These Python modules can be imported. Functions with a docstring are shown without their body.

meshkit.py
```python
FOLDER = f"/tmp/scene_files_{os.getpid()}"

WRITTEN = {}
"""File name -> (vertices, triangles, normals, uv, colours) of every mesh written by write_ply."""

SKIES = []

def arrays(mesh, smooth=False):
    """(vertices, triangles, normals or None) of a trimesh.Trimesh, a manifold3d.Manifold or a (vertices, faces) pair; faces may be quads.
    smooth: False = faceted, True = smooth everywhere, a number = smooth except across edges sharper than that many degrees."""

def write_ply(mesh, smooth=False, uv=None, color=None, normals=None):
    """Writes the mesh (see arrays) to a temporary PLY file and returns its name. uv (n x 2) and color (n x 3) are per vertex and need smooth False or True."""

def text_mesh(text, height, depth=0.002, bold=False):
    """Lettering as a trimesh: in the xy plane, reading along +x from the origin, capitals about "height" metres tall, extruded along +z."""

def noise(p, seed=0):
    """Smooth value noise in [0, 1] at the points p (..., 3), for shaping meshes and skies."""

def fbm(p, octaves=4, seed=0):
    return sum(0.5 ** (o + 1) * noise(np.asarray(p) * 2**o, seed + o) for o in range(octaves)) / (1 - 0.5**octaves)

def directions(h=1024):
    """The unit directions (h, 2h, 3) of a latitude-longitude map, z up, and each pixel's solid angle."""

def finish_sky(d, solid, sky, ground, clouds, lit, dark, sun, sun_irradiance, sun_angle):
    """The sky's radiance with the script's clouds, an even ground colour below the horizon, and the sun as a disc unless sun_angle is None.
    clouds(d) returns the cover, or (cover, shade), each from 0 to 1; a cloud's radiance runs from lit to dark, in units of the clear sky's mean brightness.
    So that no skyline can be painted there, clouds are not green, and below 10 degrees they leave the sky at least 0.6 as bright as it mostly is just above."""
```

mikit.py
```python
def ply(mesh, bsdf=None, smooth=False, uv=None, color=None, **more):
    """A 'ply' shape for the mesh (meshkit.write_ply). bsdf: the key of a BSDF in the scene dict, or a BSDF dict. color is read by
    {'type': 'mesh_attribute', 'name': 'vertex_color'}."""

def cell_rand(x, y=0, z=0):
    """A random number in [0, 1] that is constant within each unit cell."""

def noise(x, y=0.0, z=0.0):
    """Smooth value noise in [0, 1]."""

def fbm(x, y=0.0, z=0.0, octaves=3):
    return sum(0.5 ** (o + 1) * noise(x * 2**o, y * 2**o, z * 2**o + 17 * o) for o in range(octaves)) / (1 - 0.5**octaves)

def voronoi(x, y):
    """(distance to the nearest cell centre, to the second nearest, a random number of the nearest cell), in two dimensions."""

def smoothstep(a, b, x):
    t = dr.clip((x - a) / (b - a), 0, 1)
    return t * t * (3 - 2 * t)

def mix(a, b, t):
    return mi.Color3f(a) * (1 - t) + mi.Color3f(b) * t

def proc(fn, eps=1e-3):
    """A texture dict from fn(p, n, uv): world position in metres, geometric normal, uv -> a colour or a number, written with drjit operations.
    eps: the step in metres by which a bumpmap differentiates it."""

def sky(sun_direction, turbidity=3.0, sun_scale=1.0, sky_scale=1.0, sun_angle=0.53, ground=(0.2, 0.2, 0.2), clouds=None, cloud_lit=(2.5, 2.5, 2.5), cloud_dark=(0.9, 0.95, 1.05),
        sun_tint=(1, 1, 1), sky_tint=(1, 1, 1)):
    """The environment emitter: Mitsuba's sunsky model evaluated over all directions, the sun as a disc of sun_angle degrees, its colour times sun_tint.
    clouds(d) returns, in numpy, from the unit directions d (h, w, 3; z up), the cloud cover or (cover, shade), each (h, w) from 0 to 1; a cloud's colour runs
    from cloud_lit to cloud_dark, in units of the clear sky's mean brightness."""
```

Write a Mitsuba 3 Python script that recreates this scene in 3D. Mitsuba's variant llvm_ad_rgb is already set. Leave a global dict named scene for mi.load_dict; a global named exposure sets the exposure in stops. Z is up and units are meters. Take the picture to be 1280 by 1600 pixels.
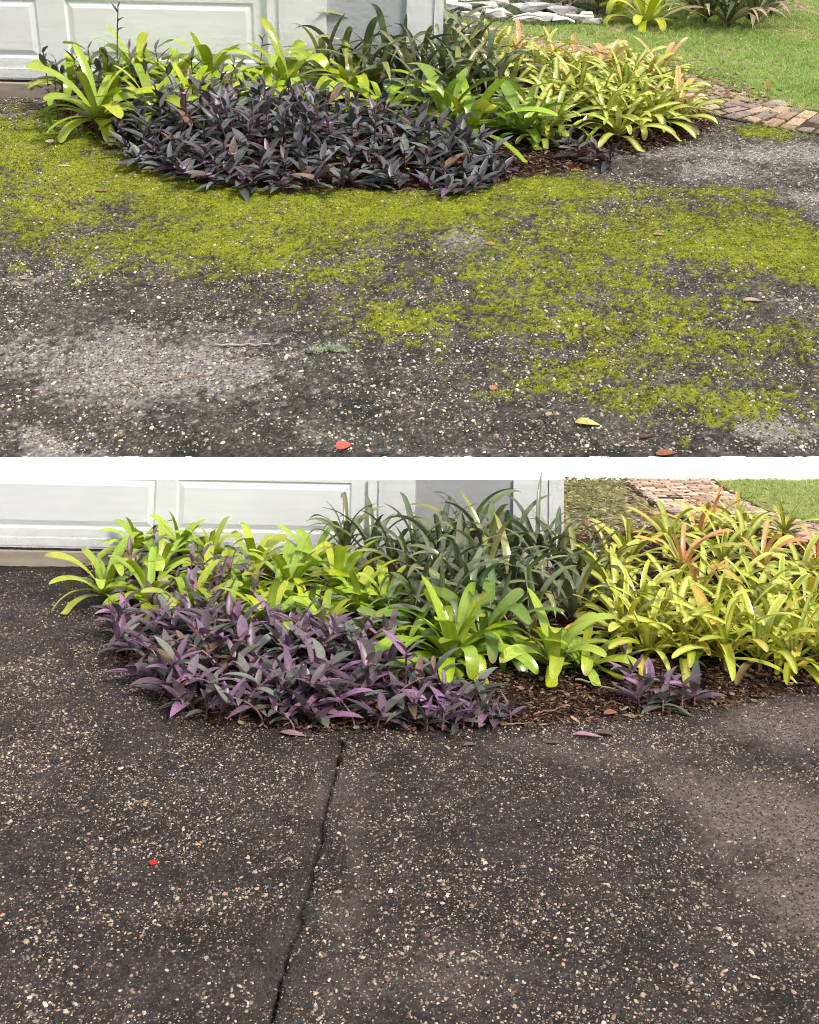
import math, numpy as np, mitsuba as mi, drjit as dr, mikit, meshkit
from shapely.geometry import Polygon, Point
import shapely
T = mi.ScalarTransform4f

# ------------------------------------------------------------------ camera, light, exposure
W0, F, P = 1280.0, 1600.0, 350.0          # photograph width, focal length and row of the optical axis, in pixels
EYE = np.array([0.0, 0.0, 1.5])
DIP = math.radians(7.0)                  # the camera looks down this much; its lens is shifted
exposure = 1.95
scene = {'type': 'scene'}
labels = {}
scene['camera'] = {'type': 'perspective', 'fov': 2 * math.degrees(math.atan(W0 / 2 / F)), 'fov_axis': 'x',
                   'to_world': T().look_at(origin=EYE.tolist(), target=[0, math.cos(DIP), 1.5 - math.sin(DIP)], up=[0, 0, 1]),
                   'principal_point_offset_y': (800 - P) / 1600, 'near_clip': 0.05, 'far_clip': 2000.0}
scene['sky'] = mikit.sky([0.50, -0.55, 0.80], turbidity=3, sun_scale=0.80, sun_angle=12, clouds=lambda d: 1.0,
                         cloud_lit=(2.42, 2.5, 2.62), cloud_dark=(2.0, 2.05, 2.1), ground=(0.25, 0.25, 0.25), sun_tint=(0.90, 0.97, 1.12))

rng = np.random.default_rng(11)

# ------------------------------------------------------------------ the two places (each with its own ground plane)
class Place:
    """A place with its own level ground: the lower garden, and the bank beyond it on which the same garden stands again, larger."""
    def __init__(s, horizon, roll, k, tag):
        s.H, s.k, s.h, s.tag = horizon, k, 1.5, tag
        phi, r = math.atan((P - horizon) / F), math.radians(roll)
        R = np.array([[math.cos(r), math.sin(r), 0], [-math.sin(r), math.cos(r), 0], [0, 0, 1]])   # unrolled -> camera (right, up, forward)
        A = np.array([[1, 0, 0], [0, math.sin(phi), math.cos(phi)], [0, math.cos(phi), -math.sin(phi)]]).T  # place x y z -> unrolled
        s.Rc = R @ A
        s.Rw = np.array([[1, 0, 0], [0, math.sin(DIP), math.cos(DIP)], [0, math.cos(DIP), -math.sin(DIP)]]) @ s.Rc                                   # place -> world
    def world(s, v):
        return EYE + s.k * ((np.asarray(v, float) - [0, 0, s.h]) @ s.Rw.T)
    def ray(s, x, y):
        return s.Rc.T @ np.array([(x - 640) / F, (P - y) / F, 1.0])
    def at(s, x, y, z=0.0):
        d = s.ray(x, y); t = (z - s.h) / d[2]
        return np.array([t * d[0], t * d[1], z])
    def on_wall(s, x, y, Y):
        d = s.ray(x, y); t = Y / d[1]
        return np.array([t * d[0], Y, s.h + t * d[2]])
    def scale(s, p):          # pixels of the photograph per metre there
        q = s.Rc @ (np.asarray(p, float) - [0, 0, s.h]); return F / q[2]

LOW = Place(486.0, 1.2, 1.0, 'clean')
UP = Place(-270.0, 1.2, 4.0, 'mossy')

# ------------------------------------------------------------------ helpers
used = {}
def key_for(name, parent=None):
    base = (parent + '__' if parent else '') + name
    n = used.get(base, 0); used[base] = n + 1
    return base if n == 0 else f'{base}_{n:03d}'
def tag(key, label=None, cat=None, group=None, kind=None):
    labels[key] = {k: v for k, v in (('label', label), ('category', cat), ('group', group), ('kind', kind)) if v}
    return key
def thing(name, label, cat, group=None):
    return tag(key_for(name), label, cat, group)
def put(key, place, v, f, bsdf, smooth=False, color=None, uv=None):
    v = place.world(v) if place is not None else np.asarray(v, float)
    scene[key] = mikit.ply((v, f), bsdf, smooth=smooth, uv=uv, color=color)
    return key
class MB:
    def __init__(s): s.v, s.f, s.n = [], [], 0
    def add(s, v, f):
        v, f = np.asarray(v, float), np.asarray(f, int)
        if f.shape[1] == 4: f = np.vstack([f[:, [0, 1, 2]], f[:, [0, 2, 3]]])
        s.v.append(v); s.f.append(f + s.n); s.n += len(v)
    def get(s): return np.vstack(s.v), np.vstack(s.f)
BOXF = np.array([[0, 1, 5, 4], [1, 2, 6, 5], [2, 3, 7, 6], [3, 0, 4, 7], [4, 5, 6, 7], [3, 2, 1, 0]])
def box(x0, x1, y0, y1, z0, z1):
    z1a, z1b = z1 if isinstance(z1, tuple) else (z1, z1)
    return np.array([[x0, y0, z0], [x1, y0, z0], [x1, y1, z0], [x0, y1, z0], [x0, y0, z1a], [x1, y0, z1b], [x1, y1, z1b], [x0, y1, z1a]], float), BOXF
def tris(f):
    f = np.asarray(f); return np.vstack([f[:, [0, 1, 2]], f[:, [0, 2, 3]]]) if f.shape[1] == 4 else f
def fb(x, y, s, seed=0, octaves=4):
    return meshkit.fbm(np.stack([np.asarray(x) * s, np.asarray(y) * s, np.zeros_like(np.asarray(x, float)) + 0.37], -1), octaves, seed)
def sstep(a, b, x):
    t = np.clip((x - a) / (b - a), 0, 1); return t * t * (3 - 2 * t)
def lerp(a, b, t): return np.asarray(a) * (1 - np.asarray(t)[..., None]) + np.asarray(b) * np.asarray(t)[..., None]
def poly(place, pts, z=0.0): return Polygon([place.at(x, y, z)[:2] for x, y in pts])
def inside(pg, x, y): return shapely.contains_xy(pg, x, y)
def scatter(pg, n):
    x0, y0, x1, y1 = pg.bounds; out = np.zeros((0, 2))
    while len(out) < n:
        q = rng.uniform([x0, y0], [x1, y1], (max(64, 2 * n), 2)); out = np.vstack([out, q[inside(pg, q[:, 0], q[:, 1])]])
    return out[:n]
def spaced(pg, n, tries=60):
    """n points of the polygon, kept apart (best candidate)."""
    out = [scatter(pg, 1)[0]]
    while len(out) < n:
        c = scatter(pg, tries); d = np.min(np.linalg.norm(c[:, None] - np.array(out)[None], axis=2), axis=1); out.append(c[d.argmax()])
    return np.array(out)
def tube(pts, r, sides=5):
    p = np.asarray(pts, float); r = np.broadcast_to(r, len(p)); t = np.gradient(p, axis=0); t /= np.linalg.norm(t, axis=1, keepdims=True) + 1e-9
    a = np.cross(t, [0.31, 0.2, 0.9]); a /= np.linalg.norm(a, axis=1, keepdims=True) + 1e-9; b = np.cross(t, a)
    ang = np.arange(sides) * 2 * np.pi / sides
    v = (p[:, None] + r[:, None, None] * (np.cos(ang)[None, :, None] * a[:, None] + np.sin(ang)[None, :, None] * b[:, None])).reshape(-1, 3)
    i, j = np.meshgrid(np.arange(len(p) - 1), np.arange(sides), indexing='ij')
    q = np.stack([i * sides + j, i * sides + (j + 1) % sides, (i + 1) * sides + (j + 1) % sides, (i + 1) * sides + j], -1).reshape(-1, 4)
    n = len(v); v = np.vstack([v, p[0], p[-1]]); k = np.arange(sides)
    caps = np.vstack([np.stack([(k + 1) % sides, k, np.full(sides, n)], 1), np.stack([n - 1 - sides + 1 + k, n - sides + (k + 1) % sides, np.full(sides, n + 1)], 1)])
    return v, np.vstack([tris(q), caps])

# ------------------------------------------------------------------ materials
VC = {'type': 'mesh_attribute', 'name': 'vertex_color'}
# Colours of single leaves, bricks, twigs ...: uv.x = number of the piece + how far along it, uv.y = across (-1 to 1). Each piece has its own row of colours.
ROWS, TAB = [], {}
def piece(base, mid=None, midw=0.0, root=None, rootw=0.0, tip=None, tipw=0.0, streak=0.08, blotch=0.12):
    b = np.asarray(base, float); m, r, t = (b if q is None else np.asarray(q, float) for q in (mid, root, tip))
    ROWS.append([*b, *m, *r, *t, midw, rootw, tipw, streak, blotch]); return len(ROWS) - 1
def piece_uv(i, s, t): return np.stack([i + .01 + .98 * np.asarray(s, float), np.asarray(t, float)], -1)
def piece_color(p, n, uv):
    i = dr.floor(uv.x); s = (uv.x - i - .01) / .98; t = uv.y; k = mi.UInt32(dr.clip(mi.Int32(i), 0, len(ROWS) - 1)) * 17
    g = lambda j: dr.gather(mi.Float, TAB['t'], k + j)
    c3 = lambda j: mi.Color3f(g(j), g(j + 1), g(j + 2))
    c = mikit.mix(c3(0), c3(3), g(12) * mikit.smoothstep(.75, .30, dr.abs(t)))
    a = mikit.noise(t * 5 + 40, s * 1.5, i); b = mikit.fbm(t * 2 + 9, s * 9, i * 1.37, octaves=2)
    c = c * (1 + g(15) * 2 * (a - .5) + g(16) * 2 * (b - .5)) * (.88 + .2 * s)
    c = mikit.mix(c, c3(6), g(13) * mikit.smoothstep(.42, 0., s)); c = mikit.mix(c, c3(9), g(14) * mikit.smoothstep(.86, 1., s + .12 * (b - .5)))
    return dr.clip(c, .003, .95)
PC = mikit.proc(piece_color)
def rgb(*c): return {'type': 'rgb', 'value': list(c)}
def pr(c, rough=0.6, spec=0.5, **k): return {'type': 'principled', 'base_color': c if isinstance(c, dict) else rgb(*c), 'roughness': rough, 'specular': spec, **k}
def two(b): return {'type': 'twosided', 'b': b}
N = mikit.noise
def paint(c, k, dirt=0.06, place=None):
    c = np.array(c); up = place.Rw[:, 2].tolist(); off = float(EYE @ place.Rw[:, 2])
    def fn(p, n, uv):
        a = mikit.fbm(p.x * 5 / k, p.y * 5 / k, p.z * 5 / k, octaves=4)
        s = mikit.fbm(p.x * 3 / k, p.y * 3 / k, p.z * 40 / k, octaves=2)
        h = (p.x * up[0] + p.y * up[1] + p.z * up[2] - off) / k + place.h
        d = mikit.smoothstep(.22, .03, h + .12 * (mikit.fbm(p.x * 16 / k, p.z * 16 / k, 3.0, octaves=3) - .5)) * (.25 + .6 * mikit.fbm(p.x * 60 / k, p.z * 60 / k, 7.0, octaves=2))
        return mikit.mix(mikit.mix((c * (1 - 2 * dirt)).tolist(), (c * (1 + dirt)).tolist(), 0.6 * a + 0.4 * s), (.20, .17, .12), .55 * d)
    return fn
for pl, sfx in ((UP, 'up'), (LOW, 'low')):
    k = pl.k  # same paints per place, light level put into the colour: lower copies darker
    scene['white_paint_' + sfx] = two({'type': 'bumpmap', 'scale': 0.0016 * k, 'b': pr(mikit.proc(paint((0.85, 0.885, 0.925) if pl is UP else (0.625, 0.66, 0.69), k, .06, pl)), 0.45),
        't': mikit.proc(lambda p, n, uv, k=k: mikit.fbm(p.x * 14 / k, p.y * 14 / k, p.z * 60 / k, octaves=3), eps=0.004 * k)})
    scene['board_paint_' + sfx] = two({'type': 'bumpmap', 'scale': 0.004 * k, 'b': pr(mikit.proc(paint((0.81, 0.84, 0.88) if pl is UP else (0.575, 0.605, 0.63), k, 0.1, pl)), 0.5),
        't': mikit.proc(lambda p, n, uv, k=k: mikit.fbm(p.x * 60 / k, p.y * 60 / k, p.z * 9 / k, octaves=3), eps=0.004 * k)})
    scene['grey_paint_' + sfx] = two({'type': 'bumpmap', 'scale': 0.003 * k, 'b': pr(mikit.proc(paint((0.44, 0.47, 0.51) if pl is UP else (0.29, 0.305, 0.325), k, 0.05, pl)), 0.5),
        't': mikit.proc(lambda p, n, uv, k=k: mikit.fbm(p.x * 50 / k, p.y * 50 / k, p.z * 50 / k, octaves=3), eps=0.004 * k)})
    scene['concrete_' + sfx] = two(pr(mikit.proc(lambda p, n, uv, k=k: mikit.mix((0.20, 0.17, 0.14), (0.40, 0.35, 0.30), mikit.fbm(p.x * 9 / k, p.y * 30 / k, p.z * 30 / k, octaves=4))), 0.85, 0.2))
    scene['asphalt_' + sfx] = {'type': 'bumpmap', 'scale': 0.005 * k, 'b': pr(VC, 0.75, 0.3),
        't': mikit.proc(lambda p, n, uv: mikit.fbm(uv.x * 110, uv.y * 110, 0.5, octaves=3), eps=0.0015 * k)}
    scene['brick_' + sfx] = two({'type': 'bumpmap', 'scale': 0.006 * k, 'b': pr(PC, 0.8, 0.25),
        't': mikit.proc(lambda p, n, uv, k=k: mikit.fbm(p.x * 60 / k, p.y * 60 / k, p.z * 60 / k, octaves=3), eps=0.003 * k)})
scene['rubber_black'] = two(pr((0.015, 0.015, 0.015), 0.7))
scene['band_white'] = two(pr((0.93, 0.93, 0.93), 0.9, 0.1))
scene['pebble_stone'] = two(pr(VC, 0.5, 0.4))
scene['dull_litter'] = two(pr(VC, 0.8, 0.2))
scene['small_item'] = two(pr(PC, 0.7, 0.25))
scene['soil'] = two(pr(VC, 0.9, 0.15))
scene['moss_green'] = {'type': 'principledthin', 'base_color': VC, 'roughness': 0.8, 'diff_trans': 0.9, 'spec_trans': 0.0}
scene['leaf_gloss'] = {'type': 'blendbsdf', 'weight': 0.27, 'a': two(pr(PC, 0.26, 0.9, clearcoat=0.6, clearcoat_gloss=0.85)), 'b': {'type': 'principledthin', 'base_color': PC, 'roughness': 0.5, 'diff_trans': 1.1, 'spec_trans': 0.0}}
scene['leaf_velvet'] = {'type': 'blendbsdf', 'weight': 0.2, 'a': two(pr(PC, 0.40, 0.7)), 'b': {'type': 'principledthin', 'base_color': PC, 'roughness': 0.5, 'diff_trans': 1.0, 'spec_trans': 0.0}}
scene['grass_blade'] = {'type': 'principledthin', 'base_color': VC, 'roughness': 0.5, 'diff_trans': 0.7, 'spec_trans': 0.0}
scene['petal'] = {'type': 'principledthin', 'base_color': PC, 'roughness': 0.6, 'diff_trans': 0.7, 'spec_trans': 0.0}
scene['rock_pale'] = two({'type': 'bumpmap', 'scale': 0.06, 'b': pr(PC, 0.85, 0.2), 't': mikit.proc(lambda p, n, uv: mikit.fbm(p.x * 5, p.y * 5, p.z * 9, octaves=4), eps=0.02)})

# ------------------------------------------------------------------ ground
CRACK = [LOW.at(x, y)[:2] for x, y in ((537, 1158), (528, 1195), (512, 1265), (502, 1320), (488, 1378), (474, 1432), (450, 1490), (436, 1550), (425, 1600), (410, 1680))]
SIDE_CRACKS = [[LOW.at(x, y)[:2] for x, y in q] for q in (((690, 1358), (735, 1344), (790, 1350)), ((872, 1412), (960, 1404), (1050, 1402)), ((745, 1238), (800, 1232), (858, 1238)), ((60, 1560), (130, 1510), (150, 1478)), ((1130, 1240), (1210, 1262), (1240, 1258)), ((360, 1272), (400, 1268), (440, 1262)))]
SEAM = [UP.at(x, y)[:2] for x, y in ((700, 312), (742, 350), (800, 402), (855, 452), (905, 505))]
def seg_dist(x, y, pts):
    d, side = np.full(np.shape(x), 9.0), np.zeros(np.shape(x))
    for a, b in zip(pts[:-1], pts[1:]):
        ab = b - a; t = np.clip(((x - a[0]) * ab[0] + (y - a[1]) * ab[1]) / (ab @ ab), 0, 1)
        dd = np.hypot(x - a[0] - t * ab[0], y - a[1] - t * ab[1]); sd = np.sign(ab[0] * (y - a[1]) - ab[1] * (x - a[0]))
        side = np.where(dd < d, sd, side); d = np.minimum(d, dd)
    return d, side
def blobs(place, spots, x, y):
    m = np.zeros(np.shape(x)); x0 = np.asarray(x, float); y0 = np.asarray(y, float)
    x = x0 + .50 * (fb(x0, y0, 2.6, 91, 3) - .5) + .10 * (fb(x0, y0, 14, 92, 3) - .5); y = y0 + .50 * (fb(x0, y0, 2.6, 93, 3) - .5) + .10 * (fb(x0, y0, 14, 94, 3) - .5)
    for px, py, rx, ry, s in spots:
        c = place.at(px, py); sc = place.scale(c)
        ax, ay = rx / sc, abs(place.at(px, py - ry)[1] - place.at(px, py + ry)[1]) / 2
        m = np.maximum(m, s * np.exp(-(((x - c[0]) / ax) ** 2 + ((y - c[1]) / ay) ** 2)))
    return m
MOSS = [(60, 225, 220, 60, 1.), (200, 275, 220, 50, 1.1), (330, 315, 220, 36, 1.1), (540, 335, 320, 34, 1.15), (300, 385, 280, 40, .95), (640, 322, 300, 28, 1.0), (830, 292, 170, 20, 1.2), (110, 190, 120, 24, .8),
        (430, 355, 320, 45, .85), (60, 330, 200, 60, .75), (1200, 385, 240, 48, 1.15), (1050, 390, 280, 60, .76), (900, 430, 280, 70, .60), (960, 500, 300, 60, .70), (1040, 560, 300, 60, .62), (830, 470, 160, 50, .62),
        (640, 490, 120, 55, .62), (930, 590, 200, 50, .60), (1120, 640, 220, 50, .55), (420, 420, 460, 50, .50), (1040, 340, 220, 34, .75), (1200, 205, 80, 16, .8), (1010, 640, 90, 30, .7), (840, 625, 80, 30, .55), (1270, 560, 110, 60, .6), (1100, 300, 120, 16, .55)]
BARE = [(240, 565, 270, 62, 1.), (40, 560, 130, 50, .7), (70, 700, 110, 18, 1.), (420, 570, 90, 26, .8), (730, 372, 60, 26, .9), (1230, 240, 130, 20, 1.), (1130, 265, 90, 16, .9), (1250, 310, 60, 14, .9), (800, 395, 40, 12, .6),
        (1160, 680, 50, 30, .8), (1245, 478, 40, 10, .6), (150, 480, 60, 16, .4), (520, 700, 50, 10, .4), (1060, 510, 60, 14, .3), (1060, 235, 120, 12, .7), (30, 440, 80, 20, .4)]
DIRT = [(1220, 1290, 160, 90, .9), (1280, 1440, 110, 90, 1.), (1230, 1140, 180, 50, .9), (1080, 1180, 120, 30, .5), (900, 1180, 200, 34, .5), (560, 1400, 40, 200, .5), (520, 1220, 60, 70, .5), (330, 1250, 120, 30, .4), (620, 1560, 220, 40, .3), (60, 1240, 110, 30, .3), (1120, 1420, 60, 30, .4)]
def moss_amount(x, y):
    m = blobs(UP, MOSS, x, y) - 0.7 * blobs(UP, [(230, 560, 210, 45, 1.), (1230, 250, 150, 22, .9), (1100, 265, 90, 14, .8)], x, y)
    n = 0.16 * fb(x, y, 4, 3) + 0.30 * fb(x, y, 19, 4, 2) + 0.54 * fb(x, y, 80, 5, 2)
    sd, _ = seg_dist(x, y, SEAM)
    m = np.maximum(m, 0.85 * np.exp(-(sd / 0.025) ** 2))
    return sstep(-0.16, 0.16, 1.0 * m - 0.06 - sstep(.26, .72, n))
def height(place, x, y):
    z = 0.010 * (fb(x, y, 2.2, 7) - 0.5) + 0.012 * (fb(x, y, 20, 8, 3) - 0.5) + 0.007 * (fb(x, y, 75, 9, 2) - .5)
    if place is LOW:
        d, sd = seg_dist(x + 0.030 * (fb(x, y, 26, 21) - 0.5), y, CRACK)
        far = sstep(0.40, 0.60, fb(x, y, 5, 22))
        z = z - 0.012 * (.35 + .65 * far) * np.exp(-(d / 0.009) ** 2) - .010 * far * np.exp(-(d / .004) ** 2)
        for q in SIDE_CRACKS:
            e, _ = seg_dist(x + .05 * (fb(x, y, 15, 24) - .5), y + .06 * (fb(x, y, 15, 25) - .5), q); z = z - .009 * sstep(.3, .55, fb(x, y, 12, 26)) * np.exp(-(e / .006) ** 2) - .004 * np.exp(-((d - .02) / .03) ** 2) * (sd < 0)
    else:
        d, sd = seg_dist(x, y, SEAM); z = z - 0.006 * np.exp(-(d / 0.012) ** 2)
        z = z + 0.006 * moss_amount(x, y)
    return z
def ground_grid(place, y0, y1, nx, ny, half=0.56):
    v = np.linspace(0, 1, ny); u = np.linspace(-half, half, nx)
    if place is LOW: u = np.r_[np.linspace(-half, -.15, 170), np.linspace(-.15, -.045, 190)[1:], np.linspace(-.045, half, 162)[1:]]; nx = len(u)
    Y = y0 * (y1 / y0) ** v
    return u[None, :] * Y[:, None], np.broadcast_to(Y[:, None], (ny, nx)).copy()
def grid_faces(ny, nx):
    i, j = np.meshgrid(np.arange(ny - 1), np.arange(nx - 1), indexing='ij'); a = (i * nx + j).ravel()
    return np.stack([a, a + 1, a + nx + 1, a + nx], 1)

# front edge of the upper place: the line where its ground meets the top of the white board
a_l, a_r = UP.at(-400, 714.8), UP.at(1680, 714.8)
front = lambda x: a_l[1] + (x - a_l[0]) * (a_r[1] - a_l[1]) / (a_r[0] - a_l[0])
BED_UP = poly(UP, [(80, 140), (105, 185), (168, 228), (235, 270), (300, 288), (380, 299), (520, 298), (640, 296), (720, 296), (800, 280), (900, 264), (985, 240), (1090, 212), (1115, 190), (1085, 160), (1000, 120), (860, 85), (700, 70), (520, 100)])
BED_LOW = poly(LOW, [(125, 885), (165, 960), (195, 1035), (260, 1095), (335, 1124), (500, 1134), (700, 1134), (860, 1126), (960, 1112), (1130, 1098), (1280, 1070), (1500, 1010), (1500, 870), (1280, 850), (1130, 822), (1000, 826), (890, 838), (600, 880)])
PATH_UP = poly(UP, [(690, 62), (900, 95), (1080, 160), (1075, 205), (1150, 205), (1235, 196), (1270, 186), (1180, 165), (1100, 145), (960, 85), (700, 30)])
def drive_color_up(x, y):
    g = 0.55 * fb(x, y, 9, 31) + 0.45 * fb(x, y, 60, 32, 3)
    c = lerp((0.014, 0.014, 0.012), (0.082, 0.078, 0.066), sstep(0.3, 0.75, g)) * np.exp(.45 * np.random.default_rng(5).normal(size=x.shape))[:, None]
    b = sstep(0.22, 0.85, blobs(UP, BARE, x, y) + 1.0 * (fb(x, y, 8, 33) - 0.5) + 1.7 * (fb(x, y, 60, 34, 2) - 0.5))
    c = lerp(c, lerp((0.16, 0.155, 0.145), (0.30, 0.29, 0.275), fb(x, y, 45, 35, 3)) * np.exp(.42 * np.random.default_rng(6).normal(size=x.shape))[:, None], 0.80 * b)
    m = moss_amount(x, y)
    c = lerp(c, lerp((0.07, 0.082, 0.006), (0.34, 0.39, 0.014), fb(x, y, 40, 36, 3)), 0.88 * m)
    return c
def drive_color_low(x, y):
    g = 0.5 * fb(x, y, 7, 41) + 0.5 * fb(x, y, 70, 42, 3)
    c = lerp((0.013, 0.0104, 0.0098), (0.050, 0.0405, 0.0385), sstep(0.3, 0.75, g)) * np.exp(.35 * np.random.default_rng(5).normal(size=x.shape))[:, None]
    b = sstep(0.15, 0.9, blobs(LOW, DIRT, x, y) + 1.1 * (fb(x, y, 4, 43) - 0.5) + .4 * (fb(x, y, 50, 45, 2) - .5))
    c = lerp(c, lerp((0.095, 0.077, 0.068), (0.22, 0.18, 0.16), fb(x, y, 40, 44, 3)) * np.exp(.25 * np.random.default_rng(7).normal(size=x.shape))[:, None], 0.75 * b)
    d, sd = seg_dist(x + 0.030 * (fb(x, y, 26, 21) - 0.5), y, CRACK)
    c = lerp(c, (0.052, 0.044, 0.039), 0.6 * np.exp(-((d - 0.02) / 0.028) ** 2) * (sd < 0) * sstep(.25, .6, fb(x, y, 22, 46, 3)))
    c = lerp(c, (0.012, 0.011, 0.010), (.35 + .55 * sstep(0.40, 0.6, fb(x, y, 5, 22))) * np.exp(-(d / 0.0085) ** 2))
    yard = sstep(5.0, 5.7, y)                       # asphalt gets blacker towards the sill
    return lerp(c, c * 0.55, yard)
WALL_UP = UP.at(30, 150)[1]; WALL_LOW = LOW.at(50, 882)[1]
for place, colf in ((UP, drive_color_up), (LOW, drive_color_low)):
    X, Y = ground_grid(place, 2.0, WALL_UP + 0.9 if place is UP else WALL_LOW + 0.5, 520, 470)
    if place is UP:            # starts at the white board
        Yf = front(X[0] / 2.0 * 2.3); t = np.linspace(0, 1, 470)[:, None]; s0 = X[0] / 2.0
        y0 = np.array([(a_l[1] - a_l[0] * (a_r[1] - a_l[1]) / (a_r[0] - a_l[0])) / (1 - s * (a_r[1] - a_l[1]) / (a_r[0] - a_l[0])) for s in s0])
        Y = y0[None, :] * ((WALL_UP + 0.9) / y0[None, :]) ** t; X = s0[None, :] * Y
    Z = height(place, X, Y)
    if place is UP: Z[0] = 0
    dk = tag(key_for('driveway'), 'dark exposed aggregate driveway ' + ('patched with yellow green moss' if place is UP else 'scraped clean of moss'), kind='structure')
    v = np.stack([X, Y, Z], -1).reshape(-1, 3)
    f = tris(grid_faces(*X.shape))
    sel = f
    if place is UP:            # the lawn begins where the driveway ends
        cen = v[f].mean(1); keep = ~((cen[:, 0] > 1.0) & (cen[:, 1] > UP.at(1260, 188)[1] + 0.12) & (cen[:, 1] > 5.25)); sel = f[keep]
    put(dk, place, v, sel, 'asphalt_' + ('up' if place is UP else 'low'), smooth=True, color=colf(X.ravel(), Y.ravel()), uv=v[:, :2])

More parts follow.
